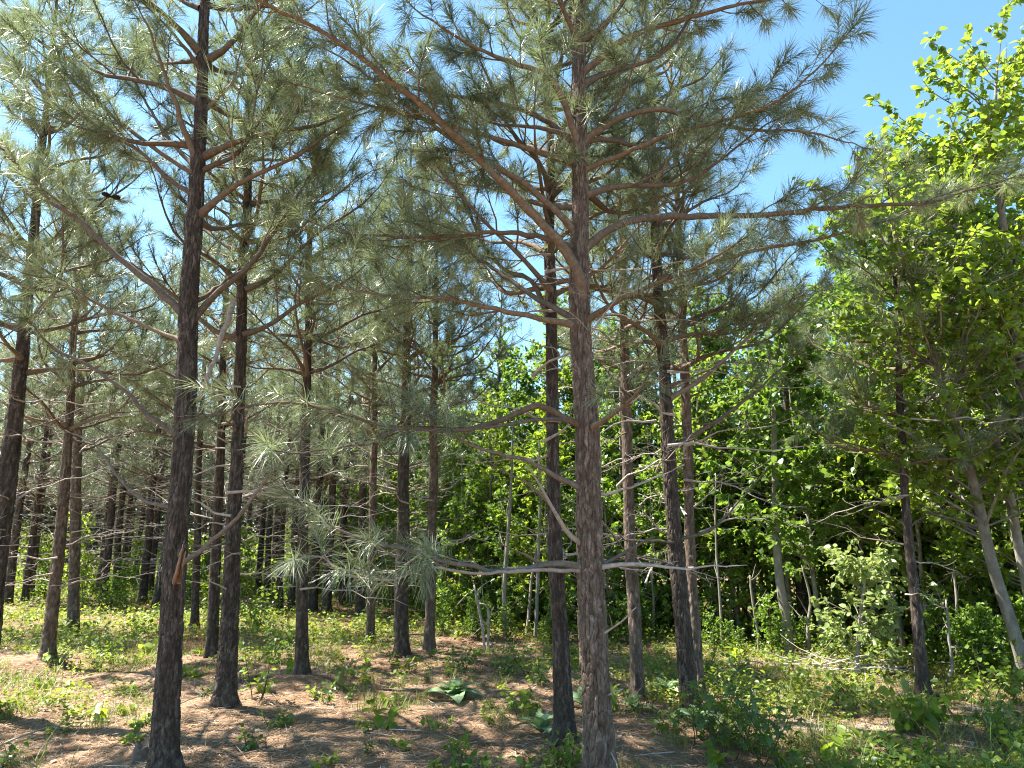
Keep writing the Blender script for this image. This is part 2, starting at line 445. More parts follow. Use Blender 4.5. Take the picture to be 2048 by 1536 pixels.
PINE = {}
def pine(key, px, H, cb, label, Lmax=1.7, sides=40, step=.02, mat='bark', seed=1, n_whorl=4, dead_from=.9, dead_gap=.3, back_only=None, xy=None, r=None, group=None, cones=0, skip_live=None):
    """px: [(pixel x, pixel y, pixel width)...] from the foot up, or xy + r for trees not outlined in the photograph"""
    rng = np.random.default_rng(seed)
    if px:
        b = foot(px[0][0], px[0][1]); D = b[1]
        pts = [at(x, y, D) for x, y, w in px]
        rad = [w * .5 * axial(p) / F_PX for (x, y, w), p in zip(px, pts)]
        pts[0] = b
    else:
        b = np.array([xy[0], xy[1], 0.]); pts = [b, b + [rng.normal(0, .1), rng.normal(0, .1), 3.]]; rad = [r, r * .75]
    b = np.array([b[0], b[1], float(gz(b[0], b[1]))])
    pts[0] = b - np.array([0, 0, .2]); pts = np.array(pts)
    top = pts[-1]; d = nrm(pts[-1] - pts[-2]); d = nrm(d * .7 + np.array([0, 0, .5]))
    if top[2] < H - .6:
        k = (H - top[2]) / d[2]
        pts = np.vstack([pts, top + d * k * .5, top + d * k]); rad = rad + [rad[-1] * .55, .008]
    tree = link('pine_tree', None, None, label, 'tree', group, None, b)
    tree.empty_display_size = .2
    me, P, R = trunk_mesh(pts, np.array(rad), b, sides, step, M[mat], seed, min(.017, rad[0] * .16))
    link('trunk', me, tree)
    def on(z):
        i = min(np.searchsorted(P[:, 2], z), len(P) - 1)
        return P[i] - b, R[i]
    z = cb
    limbs = []
    while z < H - .15:
        f = (z - cb) / (H - cb)
        L = Lmax * (1 - f) ** .75 + .28
        k = n_whorl + rng.integers(-1, 2); a0 = rng.uniform(0, 6.28)
        for q in range(k):
            az = a0 + q * 6.283 / k + rng.normal(0, .25)
            if back_only and z < back_only and math.sin(az) < -.15: continue
            p, rr = on(z + rng.uniform(-.05, .05))
            p = p + np.array([math.cos(az), math.sin(az), 0]) * rr * .5
            limbs.append(place_limb(tree, p, az, math.radians(rng.uniform(8, 26) + 30 * f), L * rng.uniform(.75, 1.15), rng))
        z += rng.uniform(.42, .58) * (1 - .3 * f)
    z = dead_from
    while z < cb + .8:
        for q in range(rng.integers(1, 4)):
            az = rng.uniform(0, 6.28); p, rr = on(z + rng.uniform(-.1, .1))
            p = p + np.array([math.cos(az), math.sin(az), 0]) * rr * .6
            place_limb(tree, p, az, math.radians(rng.uniform(-15, 30)), 1, rng, True)
        z += dead_gap * rng.uniform(.7, 1.3)
    for q in range(cones):
        o, path = limbs[rng.integers(min(len(limbs), 16))]
        c = link('pine_cone', CONE, tree)
        c.matrix_local = o @ Matrix.Translation(path[rng.integers(4, 8)] + np.array([0, 0, -.03])) @ Matrix.Rotation(rng.uniform(0, 6), 4, 'Z') @ Matrix.Rotation(rng.uniform(1, 2), 4, 'Y')
    PINE[key] = dict(tree=tree, b=b, D=b[1], P=P, R=R, on=on)
    return tree
def cone_mesh():
    mb = MB(); rng = np.random.default_rng(3)
    n = 46; i = np.arange(n); h = i / n; a = i * 2.39996
    rr = .030 * np.sin(np.pi * (.12 + .8 * h)) ** .8
    O = np.c_[rr * .35 * np.cos(a), rr * .35 * np.sin(a), h * .085]
    A = np.c_[np.cos(a), np.sin(a), .25 + h * 1.2]
    stamp(mb, [(0, -.5, 0), (0, .5, 0), (.8, -.45, .1), (.8, .45, .1), (1.1, 0, .28)], [(2, 3, 4)], [(0, 1, 3, 2)], O, A, np.c_[0 * a, 0 * a, 1 + 0 * a], np.maximum(rr, .012), rng.uniform(.2, .8, n))
    mb.tube([(0, 0, 0), (0, 0, .04), (0, 0, .088)], [.008, .012, .004], 6)
    return mb.mesh('pine_cone', M['cone'])
CONE = cone_mesh()

# mounds of straw at the feet of the near pines
for fx, fy in ((445, 1430), (602, 1365), (92, 1325), (1200, 1575), (325, 1560), (803, 1315), (1130, 1500)):
    q = foot(fx, fy); MOUNDS.append((q[0], q[1], .075))

# ------------------------------------------------------------------ ground
def axis(lo, hi, step, far, m=26):
    mid = np.arange(lo, hi, step)
    g = np.geomspace(step, 1, 2)[0]
    out = hi + np.geomspace(step * 2, far - hi, m)
    inn = lo - np.geomspace(step * 2, far + lo, m)[::-1]
    return np.r_[inn, mid, out]
gx, gy = axis(-8, 8, .055, 500), axis(4.6, 14, .055, 500)
X, Y = np.meshgrid(gx, gy)
Z = gz(X, Y)
sp_ = foot(1690, 1455)
sandm = np.exp(-(((X - sp_[0]) / .85) ** 2 + ((Y - sp_[1]) / .42) ** 2))
for q, s1, s2, k in ((foot(1980, 1420), .8, .3, .8), (foot(1100, 1345), .9, .5, .5)):
    sandm = np.maximum(sandm, k * np.exp(-(((X - q[0]) / s1) ** 2 + ((Y - q[1]) / s2) ** 2)))
mb = MB()
nx, ny = len(gx), len(gy)
i = np.arange(ny - 1)[:, None] * nx; j = np.arange(nx - 1)[None]
mb.add(np.stack([X, Y, Z], -1), None, np.stack([i + j, i + j + 1, i + nx + j + 1, i + nx + j], -1).reshape(-1, 4), sandm.ravel())
link('ground', mb.mesh('ground', M['ground'], True), kind='structure')

# ------------------------------------------------------------------ the pines one can tell apart
pine('front', [(325, 1565, 55), (340, 1300, 46), (362, 1000, 40), (375, 750, 39), (383, 560, 35), (392, 380, 29), (402, 200, 23), (412, 0, 18)], 9.5, 4.3,
     'dark front pine at left with a torn orange stub low on its trunk', 1.6, 150, .007, 'bark_dark', 21, 4, 9, back_only=5.6)
pine('centre', [(1203, 1580, 64), (1190, 1300, 56), (1178, 1000, 51), (1165, 720, 44), (1160, 520, 37), (1157, 300, 31), (1155, 100, 27), (1153, -100, 23)], 9.8, 4.4,
     'stout flaky barked pine right of centre with long low side limbs', 1.6, 160, .007, 'bark', 22, 4, 9, back_only=5.8)
pine('behind_front', [(445, 1432, 43), (455, 1310, 36), (464, 1105, 30), (470, 950, 25), (481, 700, 21), (492, 420, 16), (497, 250, 13)], 8.6, 3.8,
     'dark pine with straw mounded at its foot, right behind the torn stub pine', 1.6, 90, .010, 'bark_dark', 23, 4, 1.2)
pine('beside_centre', [(1132, 1502, 42), (1122, 1300, 34), (1110, 980, 26), (1104, 740, 24), (1100, 500, 21), (1098, 300, 16)], 8.8, 3.9,
     'pine standing just left of and behind the stout flaky barked pine', 1.5, 90, .010, 'bark_dark', 24, 4, 1.4)
pine('right', [(1384, 1437, 38), (1360, 1180, 33), (1340, 940, 28), (1322, 650, 22), (1312, 450, 18), (1300, 200, 14)], 8.8, 3.7,
     'dark trunked pine leaning left beside a paler slim pine, right of the stout one', 1.5, 90, .010, 'bark_dark', 25, 3, 1.4)
pine('right_slim', [(1400, 1392, 24), (1385, 1150, 20), (1375, 900, 20), (1366, 680, 17), (1358, 500, 14)], 8, 3.6,
     'slim pale barked pine close behind the dark left leaning pine', 1.3, 48, .018, 'bark', 26, 3, 1.4)
pine('pale_slim', [(1277, 1395, 28), (1265, 1150, 24), (1255, 900, 21), (1248, 700, 18), (1243, 560, 15)], 7.6, 3.5,
     'slim pine with grey pink bark between the stout pine and the leaning pine', 1.2, 48, .018, 'bark', 27, 3, 1.2)
pine('edge', [(1848, 1395, 24), (1830, 1200, 20), (1812, 1000, 16), (1801, 820, 13), (1795, 650, 10)], 6.2, 2.5,
     'lone dark pine at the leafy wood edge in front of the broadleaf trees', 1.2, 48, .018, 'bark_dark', 28, 3, 1.1)
pine('middle', [(603, 1366, 27), (606, 1150, 22), (611, 900, 18), (615, 680, 15), (620, 500, 12)], 8, 3.7,
     'straight pine whose foot stands in open straw, left of the mullein rosette', 1.45, 48, .018, 'bark_dark', 29, 4, 1.2)
pine('middle_dark', [(803, 1317, 27), (805, 1150, 24), (808, 950, 22), (812, 750, 18), (815, 600, 14)], 8, 3.8,
     'dark pine with a yellow green seedling at its foot in mid picture', 1.4, 40, .02, 'bark_dark', 30, 4, 1.3)
pine('middle_pale', [(858, 1307, 22), (862, 1150, 19), (866, 950, 17), (868, 780, 14)], 7.6, 3.5,
     'slim sunlit pine just right of the dark seedling pine', 1.3, 36, .022, 'bark', 31, 4, 1.3)
pine('middle_thin', [(741, 1287, 17), (743, 1150, 15), (746, 950, 14), (748, 800, 12)], 7.6, 3.3,
     'thin pine left of the dark pine with a seedling at its foot', 1.3, 32, .024, 'bark', 32, 4, 1.2)
pine('lean_left', [(92, 1326, 26), (112, 1150, 23), (130, 960, 19), (142, 800, 15), (150, 650, 12)], 8, 3.2,
     'right leaning pine at left with a bright yellow weed at its foot', 1.5, 48, .018, 'bark', 33, 4, 1.0, cones=5)
pine('left_next', [(147, 1266, 22), (151, 1100, 20), (154, 950, 18), (158, 800, 15)], 8, 3.2,
     'straight pine right beside the right leaning pine on the left', 1.5, 36, .022, 'bark', 34, 4, 1.1, cones=3)
pine('left_edge', [(-35, 1440, 44), (-8, 1150, 38), (14, 950, 34), (28, 840, 28), (45, 700, 23), (64, 520, 18), (78, 340, 14)], 8.4, 3.4,
     'big leaning pine cut by the left border of the picture', 1.6, 64, .014, 'bark_dark', 35, 4, 1.2, cones=8)
pine('twin', [(424, 1312, 24), (432, 1100, 20), (440, 900, 17), (445, 740, 14)], 8, 3.3,
     'thinner pine hidden close behind the two dark front left trunks', 1.4, 40, .02, 'bark_dark', 36, 4, 1.2)
pine('twin_small', [(390, 1266, 16), (393, 1100, 14), (396, 950, 12)], 7.6, 3.3,
     'slender pine among dry red stalks behind the dark front pine', 1.3, 28, .03, 'bark_dark', 37, 3, 1.2)
# plantation neighbours beyond the left border of the picture
for k, (x, y, r) in enumerate(((-6.6, 6.2, .1), (-11.0, 13.2, .1))):
    pine('off%d' % k, None, 8.6, 3.6, 'pine of the plantation beyond the left border', 1.5, 20, .05, 'bark_dark', 60 + k, 3, 9, xy=(x, y), r=r, group='pines beyond the left border')

# ------------------------------------------------------------------ limbs drawn one by one on the two front pines
NCOUNT = 64
def limb(key, pts, r_px, dz, live=True, start=.3, twig=.5, spacing=.14, mat='limb', seed=0, tufts=1.0, tip=.004, sides=8, nl=.155):
    """pts: pixels along the limb from the trunk outward; dz: how far its end comes nearer (-) or goes away (+)"""
    t = PINE[key]; rng = np.random.default_rng(900 + seed)
    n = len(pts); d = np.r_[0, np.cumsum([math.dist(pts[i], pts[i + 1]) for i in range(n - 1)])]; d = d / d[-1]
    W = [at(x, y, t['D'] + dz * f) for (x, y), f in zip(pts, d)]
    p0, rr = t['on'](W[0][2]); p0 = p0 + t['b']
    W[0] = p0 + (W[0] - p0) * .5
    W = np.array(W)
    L = np.linalg.norm(np.diff(W, axis=0), axis=1).sum()
    path = spline(W, max(8, int(L / .07)))
    path[1:-1] += rng.normal(0, .004, (len(path) - 2, 3))
    r0 = r_px * .5 * axial(W[0]) / F_PX
    wood, TP, TD = dress_limb(rng, path, r0, tip, live, start, spacing, twig, sides, tufts)
    if live: candles(wood, rng, TP, TD)
    o = link('branch', wood.mesh('branch', M[mat], True, t['b']), t['tree'])
    if live:
        nm = MB(); needles(nm, rng, TP, TD, NCOUNT, nl, .0040, True)
        link('needles', nm.mesh('needles', M['needle'], False, t['b']), o, kind='stuff')
    return o
C, A_ = 'centre', 'front'
limb(C, [(1165, 625), (1160, 560), (1130, 500), (1040, 400), (930, 290), (850, 215), (740, 130), (640, 60), (535, 10), (440, -45)], 23, -1.3, True, .30, .75, .11, seed=1, tip=.010)
limb(C, [(1160, 492), (1138, 448), (1083, 396), (1035, 359), (892, 270), (714, 137), (600, 70)], 17, -.6, True, .35, .6, .12, seed=2)
limb(C, [(1158, 300), (1148, 265), (1125, 200), (1095, 150), (1040, 130), (960, 100), (860, 40), (800, -10)], 17, -.8, True, .3, .65, .11, seed=3)
limb(C, [(1158, 300), (1130, 270), (1080, 235), (1020, 210), (900, 190), (780, 165), (660, 150)], 16, .3, True, .3, .6, .12, 'limb_grey', seed=4)
limb(C, [(1160, 330), (1080, 305), (970, 270), (850, 240), (700, 200), (560, 160)], 14, -.5, True, .3, .65, .11, seed=5)
limb(C, [(1162, 285), (1230, 240), (1290, 220), (1340, 222), (1400, 240), (1500, 260), (1620, 265), (1740, 298)], 17, .2, True, .35, .55, .13, seed=6)
limb(C, [(1163, 345), (1240, 310), (1330, 273), (1450, 240), (1560, 200), (1640, 130), (1700, 60), (1725, 30)], 12, -1.0, True, .3, .55, .10, seed=7)
limb(C, [(1160, 150), (1240, 85), (1290, 60), (1380, 35), (1450, 15), (1560, -5), (1700, -20)], 16, -.5, True, .3, .6, .12, seed=8)
limb(C, [(1163, 505), (1210, 465), (1250, 445), (1310, 435), (1400, 432), (1520, 430), (1640, 418), (1750, 410), (1860, 405), (1940, 380), (2060, 345)], 19, -.3, True, .38, .6, .13, 'limb_grey', seed=9, tip=.007)
limb(C, [(1162, 500), (1060, 470), (980, 465), (850, 475), (760, 472), (680, 465), (590, 430)], 14, -.3, True, .3, .6, .12, seed=10)
limb(C, [(1165, 655), (1090, 638), (1010, 622), (920, 602), (870, 595), (800, 595), (700, 578), (620, 545)], 15, -.4, True, .3, .65, .11, seed=11)
limb(C, [(1165, 645), (1080, 600), (1020, 560), (960, 520), (880, 480), (800, 400)], 14, .9, True, .35, .6, .12, 'limb_grey', seed=12)
limb(C, [(1168, 648), (1230, 605), (1280, 580), (1340, 555), (1420, 520), (1500, 470)], 15, -.7, True, .35, .55, .12, seed=13)
limb(C, [(1175, 860), (1100, 820), (1070, 812), (1030, 828), (990, 845), (930, 858), (885, 858), (800, 855), (740, 843), (700, 830), (610, 810), (540, 805), (440, 826), (395, 838)], 15, -.9, True, .3, .42, .20, seed=14, tip=.005, nl=.17)
limb(C, [(1172, 850), (1090, 838), (1010, 850), (880, 862), (800, 858), (740, 885), (680, 895), (600, 905), (530, 900)], 9, -1.1, True, .45, .42, .17, 'limb_grey', seed=15, nl=.17)
limb(C, [(1175, 860), (1230, 825), (1262, 800), (1285, 770), (1300, 730)], 14, -1.0, True, .5, .4, .13, seed=16)
limb(C, [(1172, 985), (1090, 940), (1050, 920), (990, 905), (930, 885), (870, 850), (820, 790)], 13, -.5, True, .6, .5, .15, 'limb_grey', seed=17)
limb(C, [(1175, 1140), (1140, 1130), (1100, 1128), (1050, 1138), (980, 1143), (930, 1130), (890, 1125), (820, 1100), (740, 1085), (640, 1040), (580, 990)], 15, -1.0, True, .42, .42, .19, 'limb_grey', seed=18, nl=.175)
limb(C, [(1175, 1142), (1060, 1140), (960, 1148), (860, 1135), (780, 1160), (690, 1150), (640, 1110), (575, 1125)], 9, -1.15, True, .5, .40, .19, 'dead', seed=19, nl=.175)
limb(C, [(1178, 1095), (1150, 1080), (1120, 1040), (1090, 990), (1070, 955), (1050, 930)], 14, -.3, False, .6, .12, .3, 'dead', seed=20, sides=7)
limb(C, [(1185, 1140), (1240, 1130), (1300, 1129), (1370, 1138), (1430, 1133), (1495, 1130)], 12, -.5, False, .3, .25, .2, 'dead', seed=21, tip=.002)
limb(C, [(1185, 1135), (1215, 1125), (1260, 1097), (1310, 1073)], 11, -.1, False, .9, .08, .3, 'limb_grey', seed=22, tip=.007)
limb(C, [(1195, 1280), (1230, 1255), (1262, 1225), (1272, 1215)], 6, -.3, False, .4, .16, .1, 'dead', seed=23)
limb(C, [(1195, 1400), (1225, 1385), (1245, 1378)], 7, -.1, False, .9, .05, .3, 'dead', seed=24)
limb(C, [(1200, 1500), (1215, 1500), (1230, 1520), (1236, 1545)], 5, -.2, False, .9, .05, .3, 'dead', seed=25)
limb(C, [(1178, 990), (1230, 985), (1300, 960), (1370, 930)], 8, .4, False, .3, .2, .2, 'dead', seed=26, tip=.002)
limb('beside_centre', [(1115, 1140), (1090, 1130), (1050, 1110), (1000, 1088)], 9, -.3, False, .8, .12, .2, 'limb', seed=27, tip=.004)
limb('beside_centre', [(1100, 640), (1060, 560), (1010, 540), (960, 480), (930, 400), (870, 320)], 13, .2, True, .35, .6, .12, 'limb_grey', seed=28)
limb('beside_centre', [(1115, 1050), (1110, 1020), (1060, 970), (1010, 945), (960, 910)], 9, -.2, False, .4, .2, .2, 'limb', seed=29)
limb('right', [(1320, 560), (1380, 540), (1437, 520), (1540, 495), (1640, 478), (1760, 445), (1880, 400)], 13, -.6, True, .35, .55, .12, 'limb', seed=30, tip=.006)
limb('right', [(1335, 800), (1400, 760), (1480, 690), (1560, 620), (1650, 560)], 12, -.4, True, .4, .55, .12, 'limb_grey', seed=31)
limb('right', [(1342, 900), (1420, 850), (1490, 800), (1560, 740), (1610, 690)], 12, -.2, True, .5, .5, .14, 'limb_grey', seed=32)
limb('right', [(1350, 1080), (1420, 1060), (1480, 1000), (1540, 930)], 8, -.2, False, .3, .25, .15, 'limb_grey', seed=33)
# front pine at left
limb(A_, [(382, 648), (340, 600), (280, 550), (220, 500), (160, 440), (100, 400), (50, 345), (0, 295), (-60, 240)], 17, -.3, True, .45, .65, .12, 'limb_grey', seed=41, tip=.008)
limb(A_, [(385, 650), (430, 590), (490, 540), (540, 475), (590, 400), (640, 320), (690, 250)], 15, .4, True, .35, .65, .12, seed=42, tip=.006)
limb(A_, [(386, 610), (420, 585), (460, 555), (520, 520), (570, 500)], 11, .8, True, .4, .5, .12, 'limb', seed=43)
limb(A_, [(393, 325), (365, 250), (355, 210), (340, 180), (310, 90), (290, 40), (255, -20)], 15, -.5, True, .4, .6, .12, 'limb', seed=44)
limb(A_, [(393, 340), (340, 280), (300, 220), (265, 150), (265, 110), (275, 60)], 10, .7, True, .45, .45, .14, 'limb_grey', seed=45)
limb(A_, [(394, 345), (440, 325), (485, 295), (520, 240), (560, 170)], 13, .3, True, .3, .6, .12, 'limb', seed=46)
limb(A_, [(393, 350), (320, 305), (230, 235), (130, 150), (60, 90), (0, 50)], 11, -.2, True, .35, .6, .11, 'limb_grey', seed=47)
limb(A_, [(390, 395), (330, 350), (270, 295), (200, 268), (120, 240), (40, 200)], 11, -.5, True, .3, .6, .11, 'limb_grey', seed=48)
limb(A_, [(380, 690), (310, 660), (256, 637), (188, 604), (110, 560), (30, 520), (-40, 480)], 10, .3, True, .35, .65, .12, 'limb', seed=49)
limb(A_, [(372, 880), (290, 825), (260, 790), (190, 740), (100, 690), (60, 640), (0, 590), (-50, 540)], 11, -.4, True, .5, .55, .14, 'limb_grey', seed=50)
limb(A_, [(365, 1020), (290, 1000), (240, 960), (190, 890), (130, 860)], 9, .3, False, .2, .3, .14, 'limb_grey', seed=51)
limb(A_, [(355, 1140), (430, 1075), (480, 1030), (530, 960), (590, 885), (640, 820)], 12, -.5, True, .65, .5, .15, 'limb_grey', seed=52)
limb(A_, [(397, 230), (450, 180), (520, 110), (600, 60)], 11, .2, True, .3, .6, .12, 'limb', seed=53)
limb(A_, [(400, 140), (340, 60), (280, 0)], 10, -.4, True, .3, .55, .12, 'limb', seed=54)
# torn stub on the front pine
t = PINE[A_]
mb = MB(); rng = np.random.default_rng(8)
for k in range(9):
    u = rng.uniform(-1, 1); ln = rng.uniform(.45, 1.0); a = t['D'] - .13
    sp2 = np.array([at(353 + 5 * u, 1166, a + .03), at(359 + 5 * u, 1140, a - .05 + rng.normal(0, .01)), at(364 + 4 * u, 1140 - 30 * ln, a - .07 + rng.normal(0, .01)), at(369 + 3 * u, 1140 - 58 * ln, a - .07)])
    mb.tube(spline(sp2, 9) + rng.normal(0, .0022, (9, 3)), np.linspace(.016, .0035, 9) * rng.uniform(.7, 1.1), 5, rng.uniform(0, 1), True)
link('broken_limb', mb.mesh('broken_limb', M['raw'], True, t['b']), t['tree'], 'torn orange stub of a broken limb')
# pale dead limb hanging between the two dark front left pines
t = PINE['behind_front']
mb = MB(); rng = np.random.default_rng(5)
dp = spline(np.array([at(468, 600, 6.3), at(452, 650, 6.2), at(425, 730, 6.1), at(400, 800, 6.05)]), 14) + rng.normal(0, .006, (14, 3))
mb.tube(dp, np.linspace(.016, .030, 14)[::-1] * .9, 8, .6, True)
for q in range(7):
    k = rng.integers(2, 12); sp2 = bend_path(rng, dp[k], rng.normal(0, 1, 3), rng.uniform(.1, .3), 4, 0, .2)
    mb.tube(sp2, np.linspace(.005, .002, 4), 4, .6)
link('hanging_branch', mb.mesh('hanging_branch', M['dead'], True), None, 'pale dead limb hung up between the two dark front left pines', 'dead branch')

# ------------------------------------------------------------------ pines further back
FAR = []
def far_pine_variant(seed, H=8.2, cb=2.7):
    rng = np.random.default_rng(seed)
    me, P, R = trunk_mesh(np.array([(0, 0, -.2), (rng.normal(0, .05), 0, 2.5), (rng.normal(0, .12), 0, H)]), np.array([.095, .075, .01]), np.zeros(3), 18, .045, M['bark_dark'], seed, .006, (.05, .1))
    br, nd, dd = MB(), MB(), MB()
    z = cb
    while z < H - .1:
        f = (z - cb) / (H - cb); k = 4; a0 = rng.uniform(0, 6.28)
        for q in range(k):
            az = a0 + q * 6.283 / k + rng.normal(0, .3); L = (1.55 * (1 - f) ** .75 + .25) * rng.uniform(.75, 1.15)
            el = math.radians(rng.uniform(8, 26) + 30 * f)
            d = np.array([math.cos(az) * math.cos(el), math.sin(az) * math.cos(el), math.sin(el)])
            path = bend_path(rng, (0, 0, z), d, L, 7, .15, .06)
            w, TP, TD = dress_limb(rng, path, .012 + .008 * L, .004, True, .3, .17, .55, 4, .8)
            for V_, T_, Q_, C_ in [(np.vstack(w.V), w.T, w.Q, np.concatenate(w.C))]:
                br.add(V_, np.vstack(T_) if T_ else None, np.vstack(Q_), C_)
            needles(nd, rng, TP, TD, 25, .15, .0060, False)
        z += rng.uniform(.42, .55)
    z = .9
    while z < cb + .9:
        for q in range(3):
            az = rng.uniform(0, 6.28); el = rng.uniform(-.3, .4); L = rng.uniform(.5, 1.4)
            path = bend_path(rng, (0, 0, z), np.array([math.cos(az), math.sin(az), el]), L, 6, -.1, .14)
            w, _, _ = dress_limb(rng, path, .011, .003, False, .25, .22, .35, 4)
            dd.add(np.vstack(w.V), np.vstack(w.T) if w.T else None, np.vstack(w.Q), np.concatenate(w.C))
        z += .28
    return me, br.mesh('branches', M['limb_grey'], True), nd.mesh('needles', M['needle']), dd.mesh('dead_branches', M['dead'], True)
FAR = [far_pine_variant(200 + k) for k in range(4)]
FAR_LABELS = {}
def far_pine(x, y, s, k, rot, label, group):
    t = link('pine_tree', None, None, label, 'tree', group, None, (x, y, float(gz(x, y))))
    t.rotation_euler = (0, 0, rot); t.scale = (s, s, s)
    me, br, nd, dd = FAR[k % 4]
    link('trunk', me, t); link('branches', br, t); link('dead_branches', dd, t); link('needles', nd, t, kind='stuff')
    return t
MARKS = [(-900, 'beyond the left border pine'), (30, 'between left border pine and right leaning pine'), (120, 'behind the straight pine beside the leaning one'), (190, 'between straight left pine and torn stub pine'),
         (345, 'behind the torn stub pine'), (480, 'between mounded pine and straight middle pine'), (625, 'between straight middle pine and dark seedling pine'), (830, 'behind the slim sunlit middle pine'), (980, 'between slim sunlit pine and centre trunks'),
         (1200, 'between the stout pine and the leaning pine'), (1420, 'between leaning pine and lone edge pine'), (1760, 'around the lone edge pine'), (1900, 'below the big broadleaf trees at right')]
def where(x, y):
    px = 1024 + x / y * F_PX
    return [w for m, w in MARKS if px >= m][-1] if px > -900 else MARKS[0][1]
rngp = np.random.default_rng(77)
seen = [(15, 1212), (48, 1210), (60, 1198), (205, 1206), (197, 1190), (232, 1192), (243, 1186), (284, 1210), (297, 1196), (313, 1216), (333, 1205), (462, 1232), (515, 1196), (534, 1200), (560, 1218), (582, 1220), (625, 1222), (652, 1226), (686, 1212), (719, 1232), (797, 1268), (130, 1180), (165, 1175), (268, 1182), (415, 1190), (545, 1182), (600, 1186), (640, 1180), (700, 1178), (760, 1180)]
for k, (fx, fy) in enumerate(seen):
    q = foot(fx, fy)
    far_pine(q[0], q[1], rngp.uniform(.85, 1.1), k, rngp.uniform(0, 6.28), 'dark distant pine ' + where(q[0], q[1]), 'distant pines of the plantation')
for k in range(40):                      # deeper rows
    y = rngp.uniform(23, 36); x = rngp.uniform(-.85, -.02) * y
    far_pine(x, y, rngp.uniform(.85, 1.15), k, rngp.uniform(0, 6.28), 'faint far row pine ' + where(x, y), 'distant pines of the plantation')
for k, (x, y, s) in enumerate(((4.9, 12.5, .85), (3.1, 14.5, .95), (6.3, 15.5, .9), (1.4, 15.5, 1.0), (8.2, 14.0, .85), (-.3, 17, 1.0), (4.2, 18, 1.05), (2.2, 20, 1.05), (-2.2, 19.5, 1.05), (7.5, 19, 1.1))):
    far_pine(x, y, s, k, rngp.uniform(0, 6.28), 'pine rising from the leafy thicket ' + where(x, y), 'pines in the broadleaf thicket')

# ------------------------------------------------------------------ broadleaf trees and saplings
LEAF_FAR = ([(0, 0, 0), (.45, .36, .08), (1, 0, -.05), (.45, -.36, .08)], [(0, 2, 1), (0, 3, 2)], [])
LEAF_MID = ([(0, 0, 0), (.28, .36, .07), (.68, .29, .03), (1.05, 0, -.1), (.68, -.29, .03), (.28, -.36, .07), (.45, 0, 0)], [(0, 6, 1), (6, 3, 2), (0, 5, 6), (6, 4, 3), (1, 6, 2), (5, 4, 6)], [])
def leaf_one(mat, tmpl, tint):
    mb = MB(); stamp(mb, *tmpl, np.zeros((1, 3)), np.array([[1., 0, 0]]), np.array([[0, 0, 1.]]), np.ones(1), tint)
    return mb.mesh('leaf', mat)
def leaf_dirs(rng, n, base, droop=.5, flat=.75):
    A = nrm(base + rng.normal(0, .65, (n, 3))); A[:, 2] -= droop * rng.uniform(.3, 1.3, n); A = nrm(A)
    N = np.tile([0, 0, flat], (n, 1)) + rng.normal(0, .5, (n, 3))
    return A, N
def broadleaf(rng, path, rad, branches_at, blen, up=.6, n_leaf=9, twig_gap=.16, azi=None, sides=8):
    """-> wood MB, leaf origins, leaf base directions"""
    wood = MB(); n = len(path)
    wood.tube(path, rad, sides, rng.uniform(.3, .7), True)
    seg = np.r_[0, np.cumsum(np.linalg.norm(np.diff(path, axis=0), axis=1))]
    LO, LD = [], []
    def twigleaves(tp):
        m = rng.integers(max(3, n_leaf - 3), n_leaf + 3)
        g = rng.uniform(.1, 1, m) * (len(tp) - 1); b = np.minimum(g.astype(int), len(tp) - 2)
        LO.append(tp[b] + (tp[b + 1] - tp[b]) * (g - b)[:, None] + rng.normal(0, .012, (m, 3)))
        d = nrm(tp[b + 1] - tp[b]); LD.append(d)
    for s in branches_at:
        sv = s * seg[-1]; i = np.clip(np.searchsorted(seg, sv), 1, n - 1)
        p = path[i - 1] + (path[i] - path[i - 1]) * ((sv - seg[i - 1]) / max(seg[i] - seg[i - 1], 1e-6))
        az = rng.uniform(0, 6.28) if azi is None else azi(rng)
        L = blen(s) * rng.uniform(.6, 1.2)
        bp = bend_path(rng, p, np.array([math.cos(az), math.sin(az), up * rng.uniform(.5, 1.6)]), L, 7, .15, .10)
        br = max(.003, min(rad[i] * .5, .0035 + .009 * L))
        wood.tube(bp, np.linspace(br, br * .35, 7), 5, rng.uniform(.3, .7))
        bs = np.arange(.18, 1.0, twig_gap / L)
        for f in bs:
            x = f * 6; b = min(int(x), 5); q = bp[b] + (bp[b + 1] - bp[b]) * (x - b)
            d = nrm(bp[b + 1] - bp[b]) * .6 + rng.normal(0, .6, 3) + [0, 0, .15]
            tl = rng.uniform(.14, .42) * (1.1 - .4 * f)
            tp = bend_path(rng, q, d, tl, 4, 0, .14)
            wood.tube(tp, np.linspace(br * .4, .0014, 4), 3, .5)
            twigleaves(tp)
        twigleaves(bp[-3:])
    twigleaves(path[-3:])
    return wood, np.vstack(LO), np.vstack(LD)
BL = []
def broadleaf_variant(seed, H, lsize, n_br, wide, base_f, mat, bark, r0):
    rng = np.random.default_rng(seed)
    x = np.linspace(0, 1, 12)
    path = np.c_[np.cumsum(rng.normal(0, .035 * H / 6, 12)), np.cumsum(rng.normal(0, .035 * H / 6, 12)), x * H - .1]
    wood, LO, LD = broadleaf(rng, path, r0 * (1 - x) ** .8 + .004, np.sort(rng.uniform(base_f, .99, n_br)), lambda s: wide * (1 - .72 * ((s - base_f) / (1 - base_f)) ** 1.3), .55, 10, .115, None, 7)
    n = len(LO); A, N = leaf_dirs(rng, n, LD)
    mb = MB(); stamp(mb, *LEAF_FAR, LO, A, N, lsize * rng.uniform(.6, 1.25, n), np.clip(rng.normal(.5, .22, n), 0, 1))
    return wood.mesh('trunk', M[bark], True), mb.mesh('crown', M[mat])
